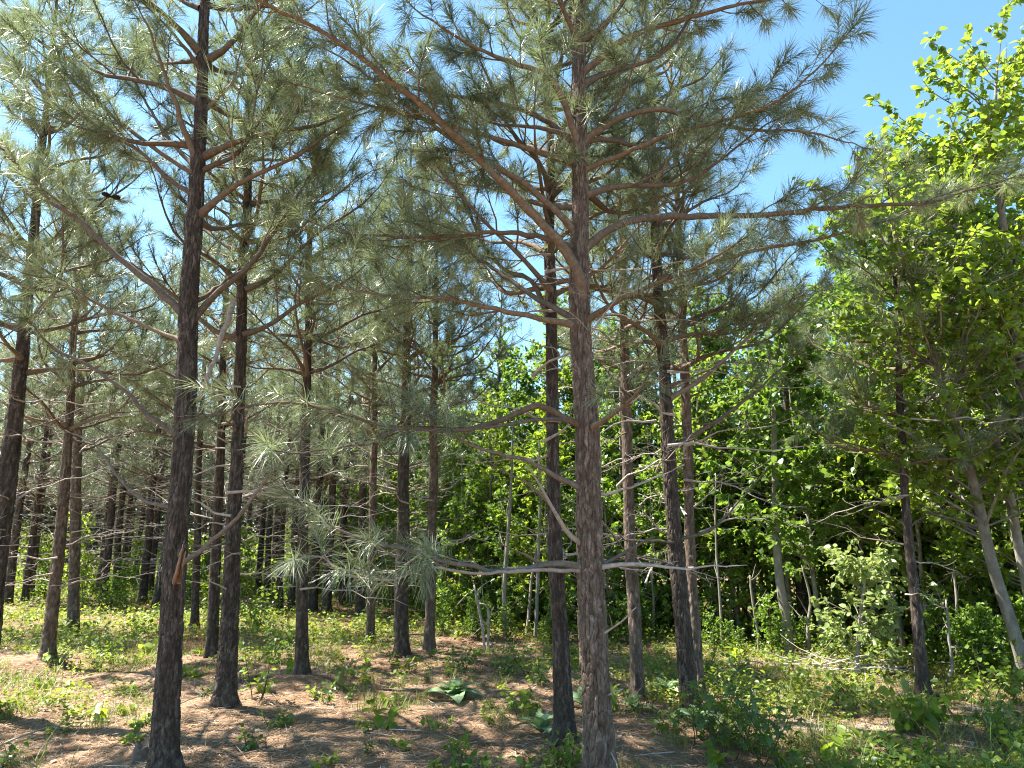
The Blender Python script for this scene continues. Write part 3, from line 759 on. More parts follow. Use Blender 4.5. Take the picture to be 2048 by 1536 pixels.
for k, cfg in enumerate(((5.4, .11, 46, 1.2, .22, 'leaf', 'grey_bark', .04), (4.4, .10, 42, 1.0, .16, 'leaf_bright', 'pale_bark', .03), (6.4, .11, 52, 1.3, .28, 'leaf', 'grey_bark', .05),
                         (3.2, .095, 34, .85, .10, 'leaf', 'pale_bark', .022), (5.0, .105, 44, 1.1, .25, 'leaf_bright', 'pale_bark', .035), (2.0, .085, 26, .7, .06, 'leaf_bright', 'pale_bark', .015),
                         (3.8, .10, 20, .8, .45, 'leaf', 'pale_bark', .025), (1.2, .08, 20, .5, .05, 'leaf', 'stem', .010))):
    BL.append(broadleaf_variant(300 + k, *cfg))
def leafy(name, k, x, y, s, rng, label, cat, group=None, tilt=.06):
    t = link(name, None, None, label, cat, group, None, (x, y, float(gz(x, y))))
    t.rotation_euler = (rng.normal(0, tilt), rng.normal(0, tilt), rng.uniform(0, 6.28)); t.scale = (s, s, s * rng.uniform(.9, 1.1))
    link('trunk', BL[k][0], t); link('crown', BL[k][1], t, kind='stuff')
    return t
def edge_y(px):                          # distance of the wood edge along the picture
    return np.interp(px, [550, 700, 900, 1100, 1300, 1500, 1700, 1900, 2100, 2500], [22, 17, 13.0, 12.4, 12.0, 11.2, 10.6, 9.6, 8.8, 8])
rngw = np.random.default_rng(500)
for row, (n, back, ks) in enumerate(((34, .0, (1, 3, 6, 3, 5)), (36, 1.0, (0, 1, 4, 3)), (36, 2.3, (0, 2, 4)), (34, 4.2, (0, 2, 2)), (34, 7, (2, 0)))):
    for q in range(n):
        px = 620 + (2330 - 620) * (q + rngw.uniform(0, 1)) / n
        y = edge_y(px) + back + rngw.uniform(0, 1.2)
        x = (px - 1024) / F_PX * y
        if (row == 0 and 1450 < px < 1740) or (row == 1 and 1500 < px < 1700): continue
        k = ks[rngw.integers(len(ks))]; s = rngw.uniform(.8, 1.15)
        if 560 < px < 900: s *= .8
        leafy('broadleaf_tree' if k in (0, 2, 4) else 'sapling', k, x, y, s, rngw,
              ('leafy young tree ' if k in (0, 2, 4) else 'thin stemmed sapling ') + ('at thicket front ' if row < 2 else 'deep in thicket ') + where(x, y),
              'tree' if k in (0, 2, 4) else 'sapling', 'young broadleaf trees of the thicket' if k in (0, 2, 4) else 'saplings along the thicket edge')
for px, y, sc in ((1620, 11.2, .95), (1700, 11.6, .92), (1770, 11.2, 1.0), (1850, 11.6, 1.18), (1930, 11.2, 1.35), (2000, 11.6, 1.4), (2090, 11.2, 1.4), (1660, 12.6, .95), (1800, 13, 1.1), (1900, 13, 1.45), (1560, 12.2, 1.0), (1480, 12.8, .95)):
    x = (px - 1024) / F_PX * y
    leafy('broadleaf_tree', (2, 0)[px % 20 == 0 and px < 1700], x, y, sc, rngw, 'tall leafy tree of the green wall ' + where(x, y), 'tree', 'tall broadleaf trees of the green wall')
for q in range(46):                      # undergrowth below the distant pines
    y = rngw.uniform(15.5, 27); x = rngw.uniform(-.78, -.12) * y
    leafy('bush', 5 if rngw.random() < .4 else 7, x, y, rngw.uniform(.6, 1.1), rngw, 'bush in the sunny undergrowth ' + where(x, y), 'bush', 'bushes below the distant pines')
for q in range(34):
    px = rngw.uniform(880, 2100); y = edge_y(px) - rngw.uniform(.1, .8); x = (px - 1024) / F_PX * y
    leafy('bush', 7, x, y, rngw.uniform(.35, .75), rngw, 'knee high bush at the thicket foot ' + where(x, y), 'bush', 'low bushes along the thicket foot')

# undergrowth and far woods, each read as one mass
def leaf_mass(name, n, fx, fz, size, mat, label, cat, seed, tint=.45):
    rng = np.random.default_rng(seed); x, y = fx(rng, n); z = gz(x, y) + fz(rng, x, y)
    A, N = leaf_dirs(rng, n, rng.normal(size=(n, 3)))
    mb = MB(); stamp(mb, *LEAF_FAR, np.c_[x, y, z], A, N, rng.uniform(size[0], size[1], n), np.clip(rng.normal(tint, .2, n), 0, 1))
    link(name, mb.mesh(name, M[mat]), None, label, cat, None, 'stuff')
def behind_edge(rng, n):
    px = rng.uniform(560, 2400, n); y = edge_y(px) + .9 + 12 * rng.random(n) ** 1.2
    return (px - 1024) / F_PX * y, y
leaf_mass('undergrowth', 46000, behind_edge, lambda r, x, y: (.3 + 2.2 * vnoise(x / 1.3, y / 1.3, 50)) * r.random(len(x)) ** .7, (.06, .13), 'leaf', 'dense dark undergrowth filling the thicket between its stems', 'undergrowth', 91)
def left_back(rng, n):
    y = rng.uniform(19, 33, n); return rng.uniform(-.95, -.1, n) * y, y
leaf_mass('far_undergrowth', 42000, left_back, lambda r, x, y: np.maximum(.05, (vnoise(x / 1.6, y / 1.6, 51) - .25) * 2.6) * r.random(len(x)) ** .7, (.07, .15), 'leaf_bright', 'sunny green undergrowth between the distant pine trunks', 'undergrowth', 92)
def arc(a0, a1, r0, r1):
    def f(rng, n):
        a = rng.uniform(a0, a1, n); r = rng.uniform(r0, r1, n); return np.sin(a) * r, np.cos(a) * r
    return f
leaf_mass('distant_woods', 52000, arc(-.1, 1.1, 30, 42), lambda r, x, y: (3.6 + 3.0 * vnoise(x / 3, y / 3, 40)) * r.random(len(x)) ** .8, (.16, .34), 'leaf', 'far green woods closing the view behind the thicket', 'woods', 93)
leaf_mass('distant_pine_woods', 110000, arc(-1.15, .05, 36, 46), lambda r, x, y: (7.0 + 2.5 * vnoise(x / 3, y / 3, 41)) * r.random(len(x)) ** .9, (.16, .40), 'needle', 'far grey green pine woods behind the plantation rows', 'woods', 94, .5)

# ---- the big broadleaf trees at the right border
def big_broadleaf(px, D, label, seed, n_br, blen, lsize, near=300, mat='leaf_bright', bark='grey_bark', f0=.3, azi=None):
    rng = np.random.default_rng(seed)
    pts = np.array([at(x, y, D + dz) for x, y, w, dz in px]); rad = np.array([w * .5 * D / F_PX for x, y, w, dz in px])
    b = np.array([pts[0][0], pts[0][1], float(gz(pts[0][0], pts[0][1]))]); pts[0] = b - [0, 0, .1]
    S = spline(np.c_[pts, rad], 40)
    wood, LO, LD = broadleaf(rng, S[:, :3], np.maximum(S[:, 3], .004), np.sort(rng.uniform(f0, .99, n_br)), blen, .55, 9, .10, azi, 12)
    t = link('broadleaf_tree', None, None, label, 'tree', None, None, b)
    link('trunk', wood.mesh('trunk', M[bark], True, b), t)
    n = len(LO); A, N = leaf_dirs(rng, n, LD, .6, .8); sc = lsize * rng.uniform(.6, 1.2, n); ti = np.clip(rng.normal(.5, .22, n), 0, 1)
    vis = (LO[:, 0] < .74 * LO[:, 1]) & (LO[:, 1] > 1)
    order = np.argsort(np.where(vis, np.linalg.norm(LO - [0, 0, CAM_H], axis=1), 1e6))
    pick, rest = order[:near], order[near:]
    mb = MB(); stamp(mb, *LEAF_MID, LO[rest], A[rest], N[rest], sc[rest], ti[rest])
    link('foliage', mb.mesh('foliage', M[mat], False, b), t, kind='stuff')
    lm = [leaf_one(M[mat], LEAF_MID, .5)]
    for q in pick:
        a = A[q] / np.linalg.norm(A[q]); s = np.cross(N[q], a); s /= np.linalg.norm(s); nn = np.cross(a, s); p = LO[q] - b
        o = link('leaf', lm[0], t)
        o.matrix_local = Matrix(((*[v[0] * sc[q] for v in (a, s, nn)], p[0]), (*[v[1] * sc[q] for v in (a, s, nn)], p[1]), (*[v[2] * sc[q] for v in (a, s, nn)], p[2]), (0, 0, 0, 1)))
    return t
lf = lambda r: r.uniform(1.6, 5.6)       # azimuths reaching left, towards the light of the clearing
big_broadleaf([(2062, 1385, 24, 0), (2030, 1270, 22, 0), (1985, 1130, 20, 0), (1940, 940, 18, -.2), (1880, 750, 15, -.4), (1830, 580, 11, -.6), (1790, 470, 8, -.8), (1778, 400, 4, -.9)], 8.3,
     'leaning grey broadleaf tree at right, the leftmost of the big ones', 71, 76, lambda s: 1.9 - 1.0 * s, .088, f0=.30)
big_broadleaf([(2100, 1370, 22, 0), (2045, 1130, 18, 0), (2012, 960, 16, -.1), (1962, 750, 14, -.3), (1930, 560, 13, -.5), (1905, 380, 8, -.6), (1900, 260, 4, -.7)], 8.6,
     'slimmer grey broadleaf tree leaning beside the leftmost big one at right', 72, 70, lambda s: 1.9 - 1.0 * s, .088, f0=.30)
big_broadleaf([(2130, 1370, 34, 0), (2075, 960, 27, 0), (2040, 740, 22, 0), (2018, 540, 18, -.1), (2000, 400, 13, -.2), (1990, 250, 8, -.3), (1995, 120, 4, -.3)], 8.0,
     'tallest grey broadleaf tree cut by the right border of the picture', 73, 76, lambda s: 1.9 - 1.0 * s, .088, f0=.30)
big_broadleaf([(1582, 1342, 20, 0), (1572, 1240, 18, 0), (1556, 1130, 16, 0), (1550, 950, 12, 0), (1548, 780, 8, 0), (1560, 640, 4, 0)], 10.6,
     'grey trunked broadleaf tree alone in the thicket front right of the leaning pine', 74, 48, lambda s: 1.3 - .6 * s, .115, 150, 'leaf', 'grey_bark', .35)
big_broadleaf([(1710, 1318, 8, 0), (1716, 1280, 7, 0), (1722, 1220, 6, -.1), (1730, 1160, 4, -.1), (1735, 1130, 3, -.1)], 9.3,
     'pale sunlit bush glowing in front of the dark thicket', 75, 36, lambda s: .75 - .3 * s, .078, 300, 'leaf_pale', 'pale_bark', .15)
# bare pale poles in the thicket front
def pole(px, D, label, seed, mat='pale_bark', twigs=5):
    rng = np.random.default_rng(seed); pts = np.array([at(x, y, D) for x, y, w in px]); rad = np.array([w * .5 * D / F_PX for x, y, w in px])
    b = np.array([pts[0][0], pts[0][1], float(gz(pts[0][0], pts[0][1]))]); pts[0] = b - [0, 0, .05]
    S = spline(np.c_[pts, rad], 16); S[1:, :3] += np.cumsum(rng.normal(0, .004, (15, 3)), 0)
    mb = MB(); mb.tube(S[:, :3], S[:, 3], 7, .6, True)
    for q in range(twigs):
        k = rng.integers(5, 15); d = rng.normal(0, .7, 3) + [0, 0, .6]
        sp2 = bend_path(rng, S[k, :3], d, rng.uniform(.2, .6), 5, .2, .15); mb.tube(sp2, np.linspace(S[k, 3] * .5, .002, 5), 4, .6)
    o = link('bare_sapling', mb.mesh('bare_sapling', M[mat], True, b), None, label, 'sapling', None, None, b)
for k, (px, D, label, mt) in enumerate((
    ([(1796, 1345, 9), (1785, 1250, 8), (1775, 1170, 7), (1768, 1120, 4)], 10, 'pale bare sapling pole just left of the lone dark edge pine', 'pale_bark'),
    ([(1520, 1325, 6), (1512, 1250, 5), (1503, 1190, 5), (1498, 1150, 3)], 11, 'pale bare sapling pole left of the grey trunked broadleaf tree', 'pale_bark'),
    ([(1620, 1335, 8), (1615, 1250, 7), (1617, 1195, 5), (1600, 1130, 3)], 10.6, 'pale forked bare sapling right of the grey trunked broadleaf tree', 'pale_bark'),
    ([(970, 1300, 6), (966, 1250, 5), (957, 1200, 5), (952, 1170, 3)], 11, 'whitish dead sapling in the middle, before the shady thicket', 'dead'),
    ([(975, 1270, 5), (972, 1230, 5), (970, 1215, 3)], 11.3, 'short whitish forked dead stem beside the whitish dead sapling', 'dead'),
    ([(1918, 1360, 7), (1915, 1290, 6), (1912, 1200, 5), (1905, 1100, 3)], 9.7, 'straight pale sapling pole right of the lone dark edge pine', 'pale_bark'),
    ([(1895, 1395, 9), (1902, 1330, 7), (1895, 1270, 5), (1890, 1200, 3)], 8.8, 'slim forked sapling rising close right of the lone dark edge pine', 'grey_bark'),
    ([(1445, 1310, 6), (1440, 1200, 5), (1432, 1080, 4), (1430, 950, 2)], 11.4, 'thin grey sapling pole right behind the slim pale barked pine', 'grey_bark'),
    ([(1010, 1270, 9), (1012, 1150, 8), (1025, 1000, 6), (1030, 850, 3)], 12.4, 'grey pole of a young tree behind the whitish dead sapling', 'grey_bark'),
    ([(1070, 1290, 8), (1076, 1150, 7), (1080, 1000, 5), (1078, 880, 3)], 12.2, 'grey pole of a young tree left of the pine beside the stout one', 'grey_bark'))):
    pole(px, D, label, 800 + k, M and mt)

# ------------------------------------------------------------------ forest floor plants
def mullein(px, py, n, L, label, seed):
    rng = np.random.default_rng(seed); q = foot(px, py); b = Vector((q[0], q[1], float(gz(q[0], q[1]))))
    t = link('mullein_plant', None, None, label, 'plant', None, None, b)
    mb = MB(); u = np.linspace(0, 1, 8); w = np.array([-1, -.5, 0, .5, 1])
    prof = .05 + .95 * np.sin(np.pi * np.clip(u, 0, 1) ** .8) ** .8; prof[-1] = .02
    U, W = np.meshgrid(u, w, indexing='ij')
    mb.add(np.stack([U, W * prof[:, None] * .27, .16 * np.sin(U * 2.6) - .30 * U ** 2.4 + .05 * W ** 2 + .012 * np.sin(U * 14) * W], -1), None,
           [[i * 5 + j, (i + 1) * 5 + j, (i + 1) * 5 + j + 1, i * 5 + j + 1] for i in range(7) for j in range(4)], .5)
    me = mb.mesh('leaf', M['mullein'], True)
    for k in range(n):
        f = k / n; o = link('leaf', me, t); s = L * (1.05 - .55 * f) * rng.uniform(.85, 1.1)
        o.matrix_local = Matrix.Translation((0, 0, .02 + .03 * f)) @ Matrix.Rotation(k * 2.4 + rng.normal(0, .2), 4, 'Z') @ Matrix.Rotation(-math.radians(8 + 62 * f), 4, 'Y') @ Matrix.Rotation(rng.normal(0, .25), 4, 'X') @ Matrix.Scale(s, 4)
mullein(908, 1402, 17, .36, 'large grey green mullein rosette on open straw, mid picture', 1)
mullein(1082, 1478, 9, .30, 'broad leaved mullein rosette left of the twin trunks', 2)
mullein(1168, 1425, 8, .30, 'mullein half hidden between the two centre trunks', 3)
mullein(1392, 1462, 9, .28, 'shaded mullein at the foot of the dark left leaning pine', 4)
mullein(1268, 1432, 7, .22, 'small mullein with an upright stalk right of the stout pine', 5)
mullein(1330, 1380, 8, .28, 'mullein in the grass between slim pine and leaning pine', 6)

STAR = []
for k in range(10):
    a = k * math.pi / 5; r = 1 if k % 2 == 0 else .42
    STAR.append((.5 + .55 * r * math.cos(a), .55 * r * math.sin(a), -.12 * r * (1 if k % 2 == 0 else .2)))
LEAF_STAR = ([(0, 0, 0), (.5, 0, .03)] + STAR, [(1, 2 + k, 2 + (k + 1) % 10) for k in range(10)], [])
def shrub(px, py, h, w, n_stem, n_leaf, lsize, label, cat, seed, mat='leaf', tmpl=LEAF_MID, parts=True, name='shrub', low=.15, tint=(.5, .2)):
    rng = np.random.default_rng(seed); q = foot(px, py); b = np.array([q[0], q[1], float(gz(q[0], q[1]))])
    t = link(name, None, None, label, cat, None, None, b)
    wood = MB(); LO, LD = [], []
    for s in range(n_stem):
        az = rng.uniform(0, 6.28); hh = h * rng.uniform(.6, 1.05)
        o = np.array([rng.normal(0, w * .16), rng.normal(0, w * .16), -.03])
        sp2 = bend_path(rng, o, np.array([math.cos(az) * w / h * .55, math.sin(az) * w / h * .55, 1.]), hh, 6, .1, .07)
        wood.tube(sp2, np.linspace(.0035 + .004 * h, .0015, 6), 5, .4)
        m = max(2, n_leaf // n_stem)
        g = low + (1 - low) * rng.random(m) ** .8; x = g * 5; bi = np.minimum(x.astype(int), 4)
        p = sp2[bi] + (sp2[bi + 1] - sp2[bi]) * (x - bi)[:, None]
        d = np.c_[rng.normal(0, 1, (m, 2)), rng.normal(.1, .3, m)]; d = nrm(d)
        pet = rng.uniform(.15, 1, m)[:, None] * w * .22
        for k in range(m):
            if pet[k] > .04: wood.tube([p[k], p[k] + d[k] * pet[k]], [.0016, .001], 3, .4)
        LO.append(p + d * pet); LD.append(d)
    link('stem', wood.mesh('stem', M['stem'], True), t)
    LO, LD = np.vstack(LO), np.vstack(LD); n = len(LO)
    A, N = leaf_dirs(rng, n, LD, .45, 1.0); sc = lsize * rng.uniform(.55, 1.2, n)
    near = min(n, 300) if parts else 0
    if near < n:
        mb = MB(); stamp(mb, *tmpl, LO[near:], A[near:], N[near:], sc[near:], np.clip(rng.normal(tint[0], tint[1], n - near), 0, 1))
        link('foliage', mb.mesh('foliage', M[mat]), t, kind='stuff')
    if near:
        me = leaf_one(M[mat], tmpl, tint[0])
        for k in range(near):
            a = A[k]; s = np.cross(N[k], a); s /= np.linalg.norm(s); nn = np.cross(a, s); p = LO[k]
            o = link('leaf', me, t)
            o.matrix_local = Matrix(((*[v[0] * sc[k] for v in (a, s, nn)], p[0]), (*[v[1] * sc[k] for v in (a, s, nn)], p[1]), (*[v[2] * sc[k] for v in (a, s, nn)], p[2]), (0, 0, 0, 1)))
    return t
shrub(1500, 1520, .68, .95, 13, 300, .088, 'clump of dark star leaved sapling sprouts in the right foreground', 'shrub', 1, 'leaf_dark', LEAF_STAR, name='sprout_clump')
shrub(1440, 1500, .55, .5, 6, 90, .08, 'smaller star leaved sprouts at the left flank of the big clump', 'shrub', 2, 'leaf_dark', LEAF_STAR, name='sprout_clump')
shrub(1098, 1540, .34, .5, 9, 170, .06, 'dense bright green shrub at the foot of the centre trunks', 'shrub', 3, 'leaf')
shrub(497, 1412, .78, .42, 3, 90, .065, 'slim leafy sapling right of the mounded dark pine', 'sapling', 4, 'leaf', name='small_sapling')
shrub(520, 1262, .9, .55, 8, 220, .07, 'dark green bush behind, left of the straight middle pine', 'shrub', 5, 'leaf_dark')
shrub(228, 1310, .45, .35, 6, 110, .055, 'small dark green bush right of the right leaning pine', 'shrub', 6, 'leaf_dark')
shrub(120, 1328, .22, .28, 6, 60, .07, 'bright yellow green weed at the foot of the right leaning pine', 'plant', 7, 'leaf_pale', name='weed')
shrub(810, 1340, .32, .24, 4, 40, .075, 'yellow green seedling before the dark middle pine', 'plant', 8, 'leaf_bright', name='seedling', tint=(.9, .1))
shrub(925, 1342, .28, .2, 5, 70, .045, 'upright dark green bushlet on straw right of the seedling', 'shrub', 9, 'leaf_dark')
shrub(1012, 1352, .42, .5, 9, 160, .055, 'low green bush before the thicket, left of the centre trunks', 'shrub', 10, 'leaf')
shrub(1058, 1345, .36, .45, 7, 120, .05, 'yellowish bush close left of the centre trunks', 'shrub', 11, 'leaf_bright', tint=(.8, .15))
shrub(1070, 1376, .32, .26, 5, 80, .05, 'small dark bushlet left of the centre trunks', 'shrub', 12, 'leaf_dark')
shrub(1038, 1438, .24, .17, 4, 50, .045, 'tiny leafy bushlet above the broad mullein', 'shrub', 13, 'leaf')
shrub(985, 1432, .20, .34, 7, 150, .028, 'fine leaved bright weed right of the large mullein', 'plant', 14, 'weed', name='weed')
shrub(872, 1465, .16, .2, 4, 40, .05, 'yellow green weed below the large mullein', 'plant', 15, 'leaf_bright', name='weed', tint=(.85, .1))
shrub(905, 1540, .16, .26, 5, 40, .06, 'bright weed at the bottom border in the middle', 'plant', 16, 'leaf_bright', name='weed', tint=(.8, .1))
shrub(870, 1535, .2, .12, 2, 16, .07, 'long leaved seedling at the bottom border left of the bright weed', 'plant', 17, 'weed', name='seedling')
shrub(1320, 1480, .28, .34, 5, 60, .06, 'bright green weed right of the stout pine', 'plant', 18, 'leaf', name='weed')
shrub(1830, 1470, .50, .42, 7, 60, .15, 'big leaved bright green plant before the lone edge pine', 'plant', 19, 'leaf_bright', name='broad_leaved_plant', tint=(.35, .2))
shrub(1945, 1405, .45, .7, 8, 110, .08, 'round leaved yellow green bush below the big broadleaf trees', 'shrub', 20, 'leaf_bright')
shrub(1985, 1480, .42, .6, 8, 130, .06, 'green weed thicket at lower right border', 'shrub', 21, 'leaf')
shrub(1690, 1395, .42, .6, 9, 170, .06, 'leafy bush between brush pile and bare sandy patch', 'shrub', 22, 'leaf')
shrub(1600, 1372, .5, .6, 8, 170, .06, 'light green bush at the thicket foot left of the brush pile', 'shrub', 23, 'leaf_bright')
shrub(1470, 1390, .45, .6, 8, 150, .06, 'green bush right behind the slim pale barked pine', 'shrub', 24, 'leaf_bright')
shrub(1740, 1520, .3, .7, 10, 190, .06, 'spreading green weeds at the bottom right', 'plant', 25, 'leaf', name='weed')
shrub(1870, 1525, .26, .3, 5, 50, .075, 'three fingered bright weed at the bottom right border', 'plant', 26, 'leaf_bright', name='weed')
shrub(1290, 1390, .3, .5, 8, 120, .055, 'grassy green bush at the foot of the slim grey pink pine', 'shrub', 27, 'weed')
shrub(1400, 1360, .5, .6, 8, 160, .06, 'green bush behind the slim pale barked pine foot', 'shrub', 28, 'leaf')
shrub(280, 1465, .2, .2, 4, 40, .06, 'small weed just left of the front pine', 'plant', 29, 'leaf', name='weed')
shrub(560, 1460, .2, .25, 5, 60, .05, 'small weed right of the mounded dark pine', 'plant', 30, 'leaf', name='weed')
shrub(495, 1500, .22, .2, 4, 46, .06, 'dark weed in the shade below the mounded pine', 'plant', 31, 'leaf_dark', name='weed')
shrub(700, 1345, .24, .4, 8, 120, .05, 'low green bush left of the dark seedling pine', 'shrub', 32, 'leaf')
shrub(1790, 1340, .5, .7, 9, 200, .065, 'sunlit bush at the feet of the pale poles by the edge pine', 'shrub', 33, 'leaf_bright')
shrub(2030, 1400, .6, .8, 9, 180, .08, 'leafy bush at the right border below the big broadleaf trees', 'shrub', 34, 'leaf')

# small weeds dotted over the clearing
WEEDS = []
for v in range(6):
    rng = np.random.default_rng(700 + v); mb = MB(); LO, LD = [], []
    for k in range((3, 5, 4, 7, 2, 6)[v]):
        az = rng.uniform(0, 6.28); hh = rng.uniform(.09, .24)
        sp2 = bend_path(rng, (rng.normal(0, .03), rng.normal(0, .03), -.01), np.array([math.cos(az) * .5, math.sin(az) * .5, 1.]), hh, 5, 0, .08)
        mb.tube(sp2, np.linspace(.0028, .0012, 5), 3, .2)
        m = rng.integers(5, 10); g = rng.uniform(.25, 1, m) * 4; bi = np.minimum(g.astype(int), 3)
        p = sp2[bi] + (sp2[bi + 1] - sp2[bi]) * (g - bi)[:, None]; d = nrm(np.c_[rng.normal(0, 1, (m, 2)), rng.normal(.2, .3, m)])
        LO.append(p + d * .012); LD.append(d)
    LO, LD = np.vstack(LO), np.vstack(LD); A, N = leaf_dirs(rng, len(LO), LD, .3, 1.2)
    stamp(mb, *LEAF_MID, LO, A, N, (.07, .05, .085, .045, .10, .06)[v] * rng.uniform(.6, 1.15, len(LO)), np.clip(rng.normal((.8, .4, .6, .3, .9, .5)[v], .12, len(LO)), 0, 1))
    WEEDS.append(mb.mesh('weed', M[('leaf_bright', 'leaf', 'weed', 'leaf_dark', 'leaf_bright', 'weed')[v]]))
rngx = np.random.default_rng(808)
for k in range(120):
    y = 5.4 + 6.2 * rngx.random(); x = rngx.uniform(-.74, .74) * y
    o = link('weed', WEEDS[rngx.integers(6)], None, 'small leafy weed on the straw ' + where(x, y), 'weed', 'small weeds dotted over the straw', None, (x, y, float(gz(x, y))))
    o.rotation_euler = (0, 0, rngx.uniform(0, 6.28)); sc = rngx.uniform(.6, 1.35); o.scale = (sc, sc, sc * rngx.uniform(.8, 1.2))

# dry red stalks
def stalks(px, py, n, h, label, seed):
    rng = np.random.default_rng(seed); q = foot(px, py); b = np.array([q[0], q[1], float(gz(q[0], q[1]))]); mb = MB()
    for k in range(n):
        sp2 = bend_path(rng, (rng.normal(0, .05), rng.normal(0, .05), -.02), np.array([rng.normal(0, .06), rng.normal(0, .06), 1]), h * rng.uniform(.6, 1.1), 6, 0, .03)
        mb.tube(sp2, np.linspace(.003, .0015, 6), 4, rng.uniform(.2, .9))
        for c in range(14):
            i = rng.integers(1, 6); mb.tube([sp2[i], sp2[i] + rng.normal(0, .02, 3) + [0, 0, .02]], [.0025, .001], 3, rng.uniform(.2, .9))
    link('dry_stalks', mb.mesh('dry_stalks', M['reddry'], False), None, label, 'plant', None, None, b)
stalks(376, 1302, 7, .5, 'dry reddish weed stalks right of the front pine trunk', 1)
stalks(402, 1305, 7, .42, 'dry reddish weed stalks between the two dark left trunks', 2)
stalks(735, 1440, 6, .35, 'thin dry reddish stalk cluster left of the large mullein', 3)
stalks(137, 1215, 5, .35, 'dry reddish stalks left of the straight left pine', 4)

# fallen twigs and brush pile
def fallen(pts, r, label, seed, mat='dead', side=4, name='fallen_branch'):
    rng = np.random.default_rng(seed); F = [foot(x, y) for x, y in pts]
    P = spline(np.array([[q[0], q[1], float(gz(q[0], q[1])) + r * 1.2 + (.03 if 0 < i < len(F) - 1 else 0)] for i, q in enumerate(F)]), 14)
    mb = MB(); mb.tube(P, np.linspace(r, r * .35, 14), 6, .6, True)
    for k in range(side):
        i = rng.integers(4, 13); d = P[i] - P[i - 1] + rng.normal(0, .06, 3) + [0, 0, .02]
        sp2 = bend_path(rng, P[i], d, rng.uniform(.15, .4), 4, -.1, .1); sp2[:, 2] = np.maximum(sp2[:, 2], gz(sp2[:, 0], sp2[:, 1]) + .004)
        mb.tube(sp2, np.linspace(r * .45, .0015, 4), 4, .6)
    b = P[0].copy(); link(name, mb.mesh(name, M[mat], True, b), None, label, 'branch', None, None, b)
fallen([(-10, 1498), (50, 1476), (110, 1460), (180, 1452), (232, 1442)], .009, 'grey fallen branch on the straw at lower left', 1)
fallen([(1880, 1398), (1830, 1378), (1785, 1374), (1745, 1372)], .016, 'dark fallen limb leaning to the foot of the edge pine', 2, 'limb_grey', 2)
fallen([(1605, 1352), (1640, 1340), (1700, 1338), (1752, 1348), (1770, 1372)], .016, 'arched pale branch on top of the brush pile', 3)
fallen([(345, 1430), (380, 1425), (402, 1412), (375, 1385)], .006, 'dark twig lying between the front pine and the mounded pine', 4, 'limb_grey', 1)
fallen([(780, 1402), (800, 1398), (822, 1400)], .018, 'short grey stick lying left of the large mullein', 5, 'dead', 0)
fallen([(575, 1340), (615, 1325), (650, 1332)], .012, 'dark stick lying behind the straight middle pine', 6, 'limb_grey', 2)
fallen([(820, 1330), (880, 1315), (935, 1300)], .010, 'thin branch on bright straw right of the slim sunlit pine', 7, 'dead', 3)
mb = MB(); rng = np.random.default_rng(31); bq = foot(1665, 1352)
for k in range(60):
    o = bq + [rng.normal(0, .55), rng.normal(0, .18), .02 + rng.random() * .16]; a = rng.normal(0, .6) + (math.pi if rng.random() < .5 else 0)
    sp2 = bend_path(rng, o, np.array([math.cos(a), math.sin(a) * .6, rng.normal(.02, .1)]), rng.uniform(.3, 1.0), 6, -.15, .1)
    mb.tube(sp2, np.linspace(rng.uniform(.004, .012), .002, 6), 5, rng.uniform(.2, 1))
link('brush_pile', mb.mesh('brush_pile', M['dead'], True, bq), None, 'pile of pale dead branches at the foot of the thicket', 'brush pile', None, None, bq)
# rotten stump left of the front pine
q = foot(282, 1538); b = np.array([q[0], q[1], float(gz(q[0], q[1]))])
mb = MB(); rng = np.random.default_rng(6)
a = np.arange(16) * math.pi / 8; rows = []
for h in (-.05, .02, .08, .13): rows.append(np.c_[np.cos(a) * (.075 - .1 * h), np.sin(a) * (.07 - .1 * h), h + (rng.normal(0, .011, 16) if h > .1 else 0 * a)] + np.c_[rng.normal(0, .005, (16, 2)), 0 * a])
rows.append(np.c_[np.cos(a) * .03, np.sin(a) * .03, .09 + 0 * a])
V = np.vstack(rows); ii = np.arange(4)[:, None] * 16; jj = np.arange(16)[None]
mb.add(V, [[64, 64 + k, 64 + k + 1] for k in range(1, 15)], np.stack([ii + jj, ii + (jj + 1) % 16, ii + 16 + (jj + 1) % 16, ii + 16 + jj], -1).reshape(-1, 4), .4)
link('tree_stump', mb.mesh('tree_stump', M['limb_grey'], False), None, 'short rotten stump left of the front pine foot', 'stump', None, None, b)

# ------------------------------------------------------------------ ground cover (uncountable)
def region(rng, n, y0, y1):
    y = y0 + (y1 - y0) * rng.random(n) ** 1.3
    x = rng.uniform(-.80, .80, n) * y
    return x, y
def green(x, y):                         # how grown over the floor is
    px = 1024 + x / y * F_PX
    d = .20 + .70 * sstep(8.2, 11.5, y) * (px < 700) + .42 * sstep(9.5, 11.5, y) * (px >= 700) * (px < 1100)
    d = d + .46 * sstep(1180, 1330, px) * (y < 12) + .28 * (px < 330) * (y < 8.5)
    d = d + .35 * sstep(1150, 1250, px) * sstep(8, 9, y)
    d = d - 1.1 * np.exp(-(((x - sp_[0]) / .75) ** 2 + ((y - sp_[1]) / .42) ** 2))
    return np.clip(d, -.25, 1)
def scatter(rng, n, y0, y1, patch=.7, k=60):
    x, y = region(rng, n, y0, y1)
    v = vnoise(x / patch, y / patch, k) * .6 + vnoise(x / .22, y / .22, k + 1) * .4
    keep = v < .16 + .55 * green(x, y)
    return x[keep], y[keep]
rng = np.random.default_rng(1234)
x, y = scatter(rng, 13000, 5.2, 20)
BLADE = ([(0, -1, 0), (0, 1, 0), (.55, -.8, -.06), (.55, .8, -.06), (1, 0, -.3)], [(2, 3, 4)], [(0, 1, 3, 2)])
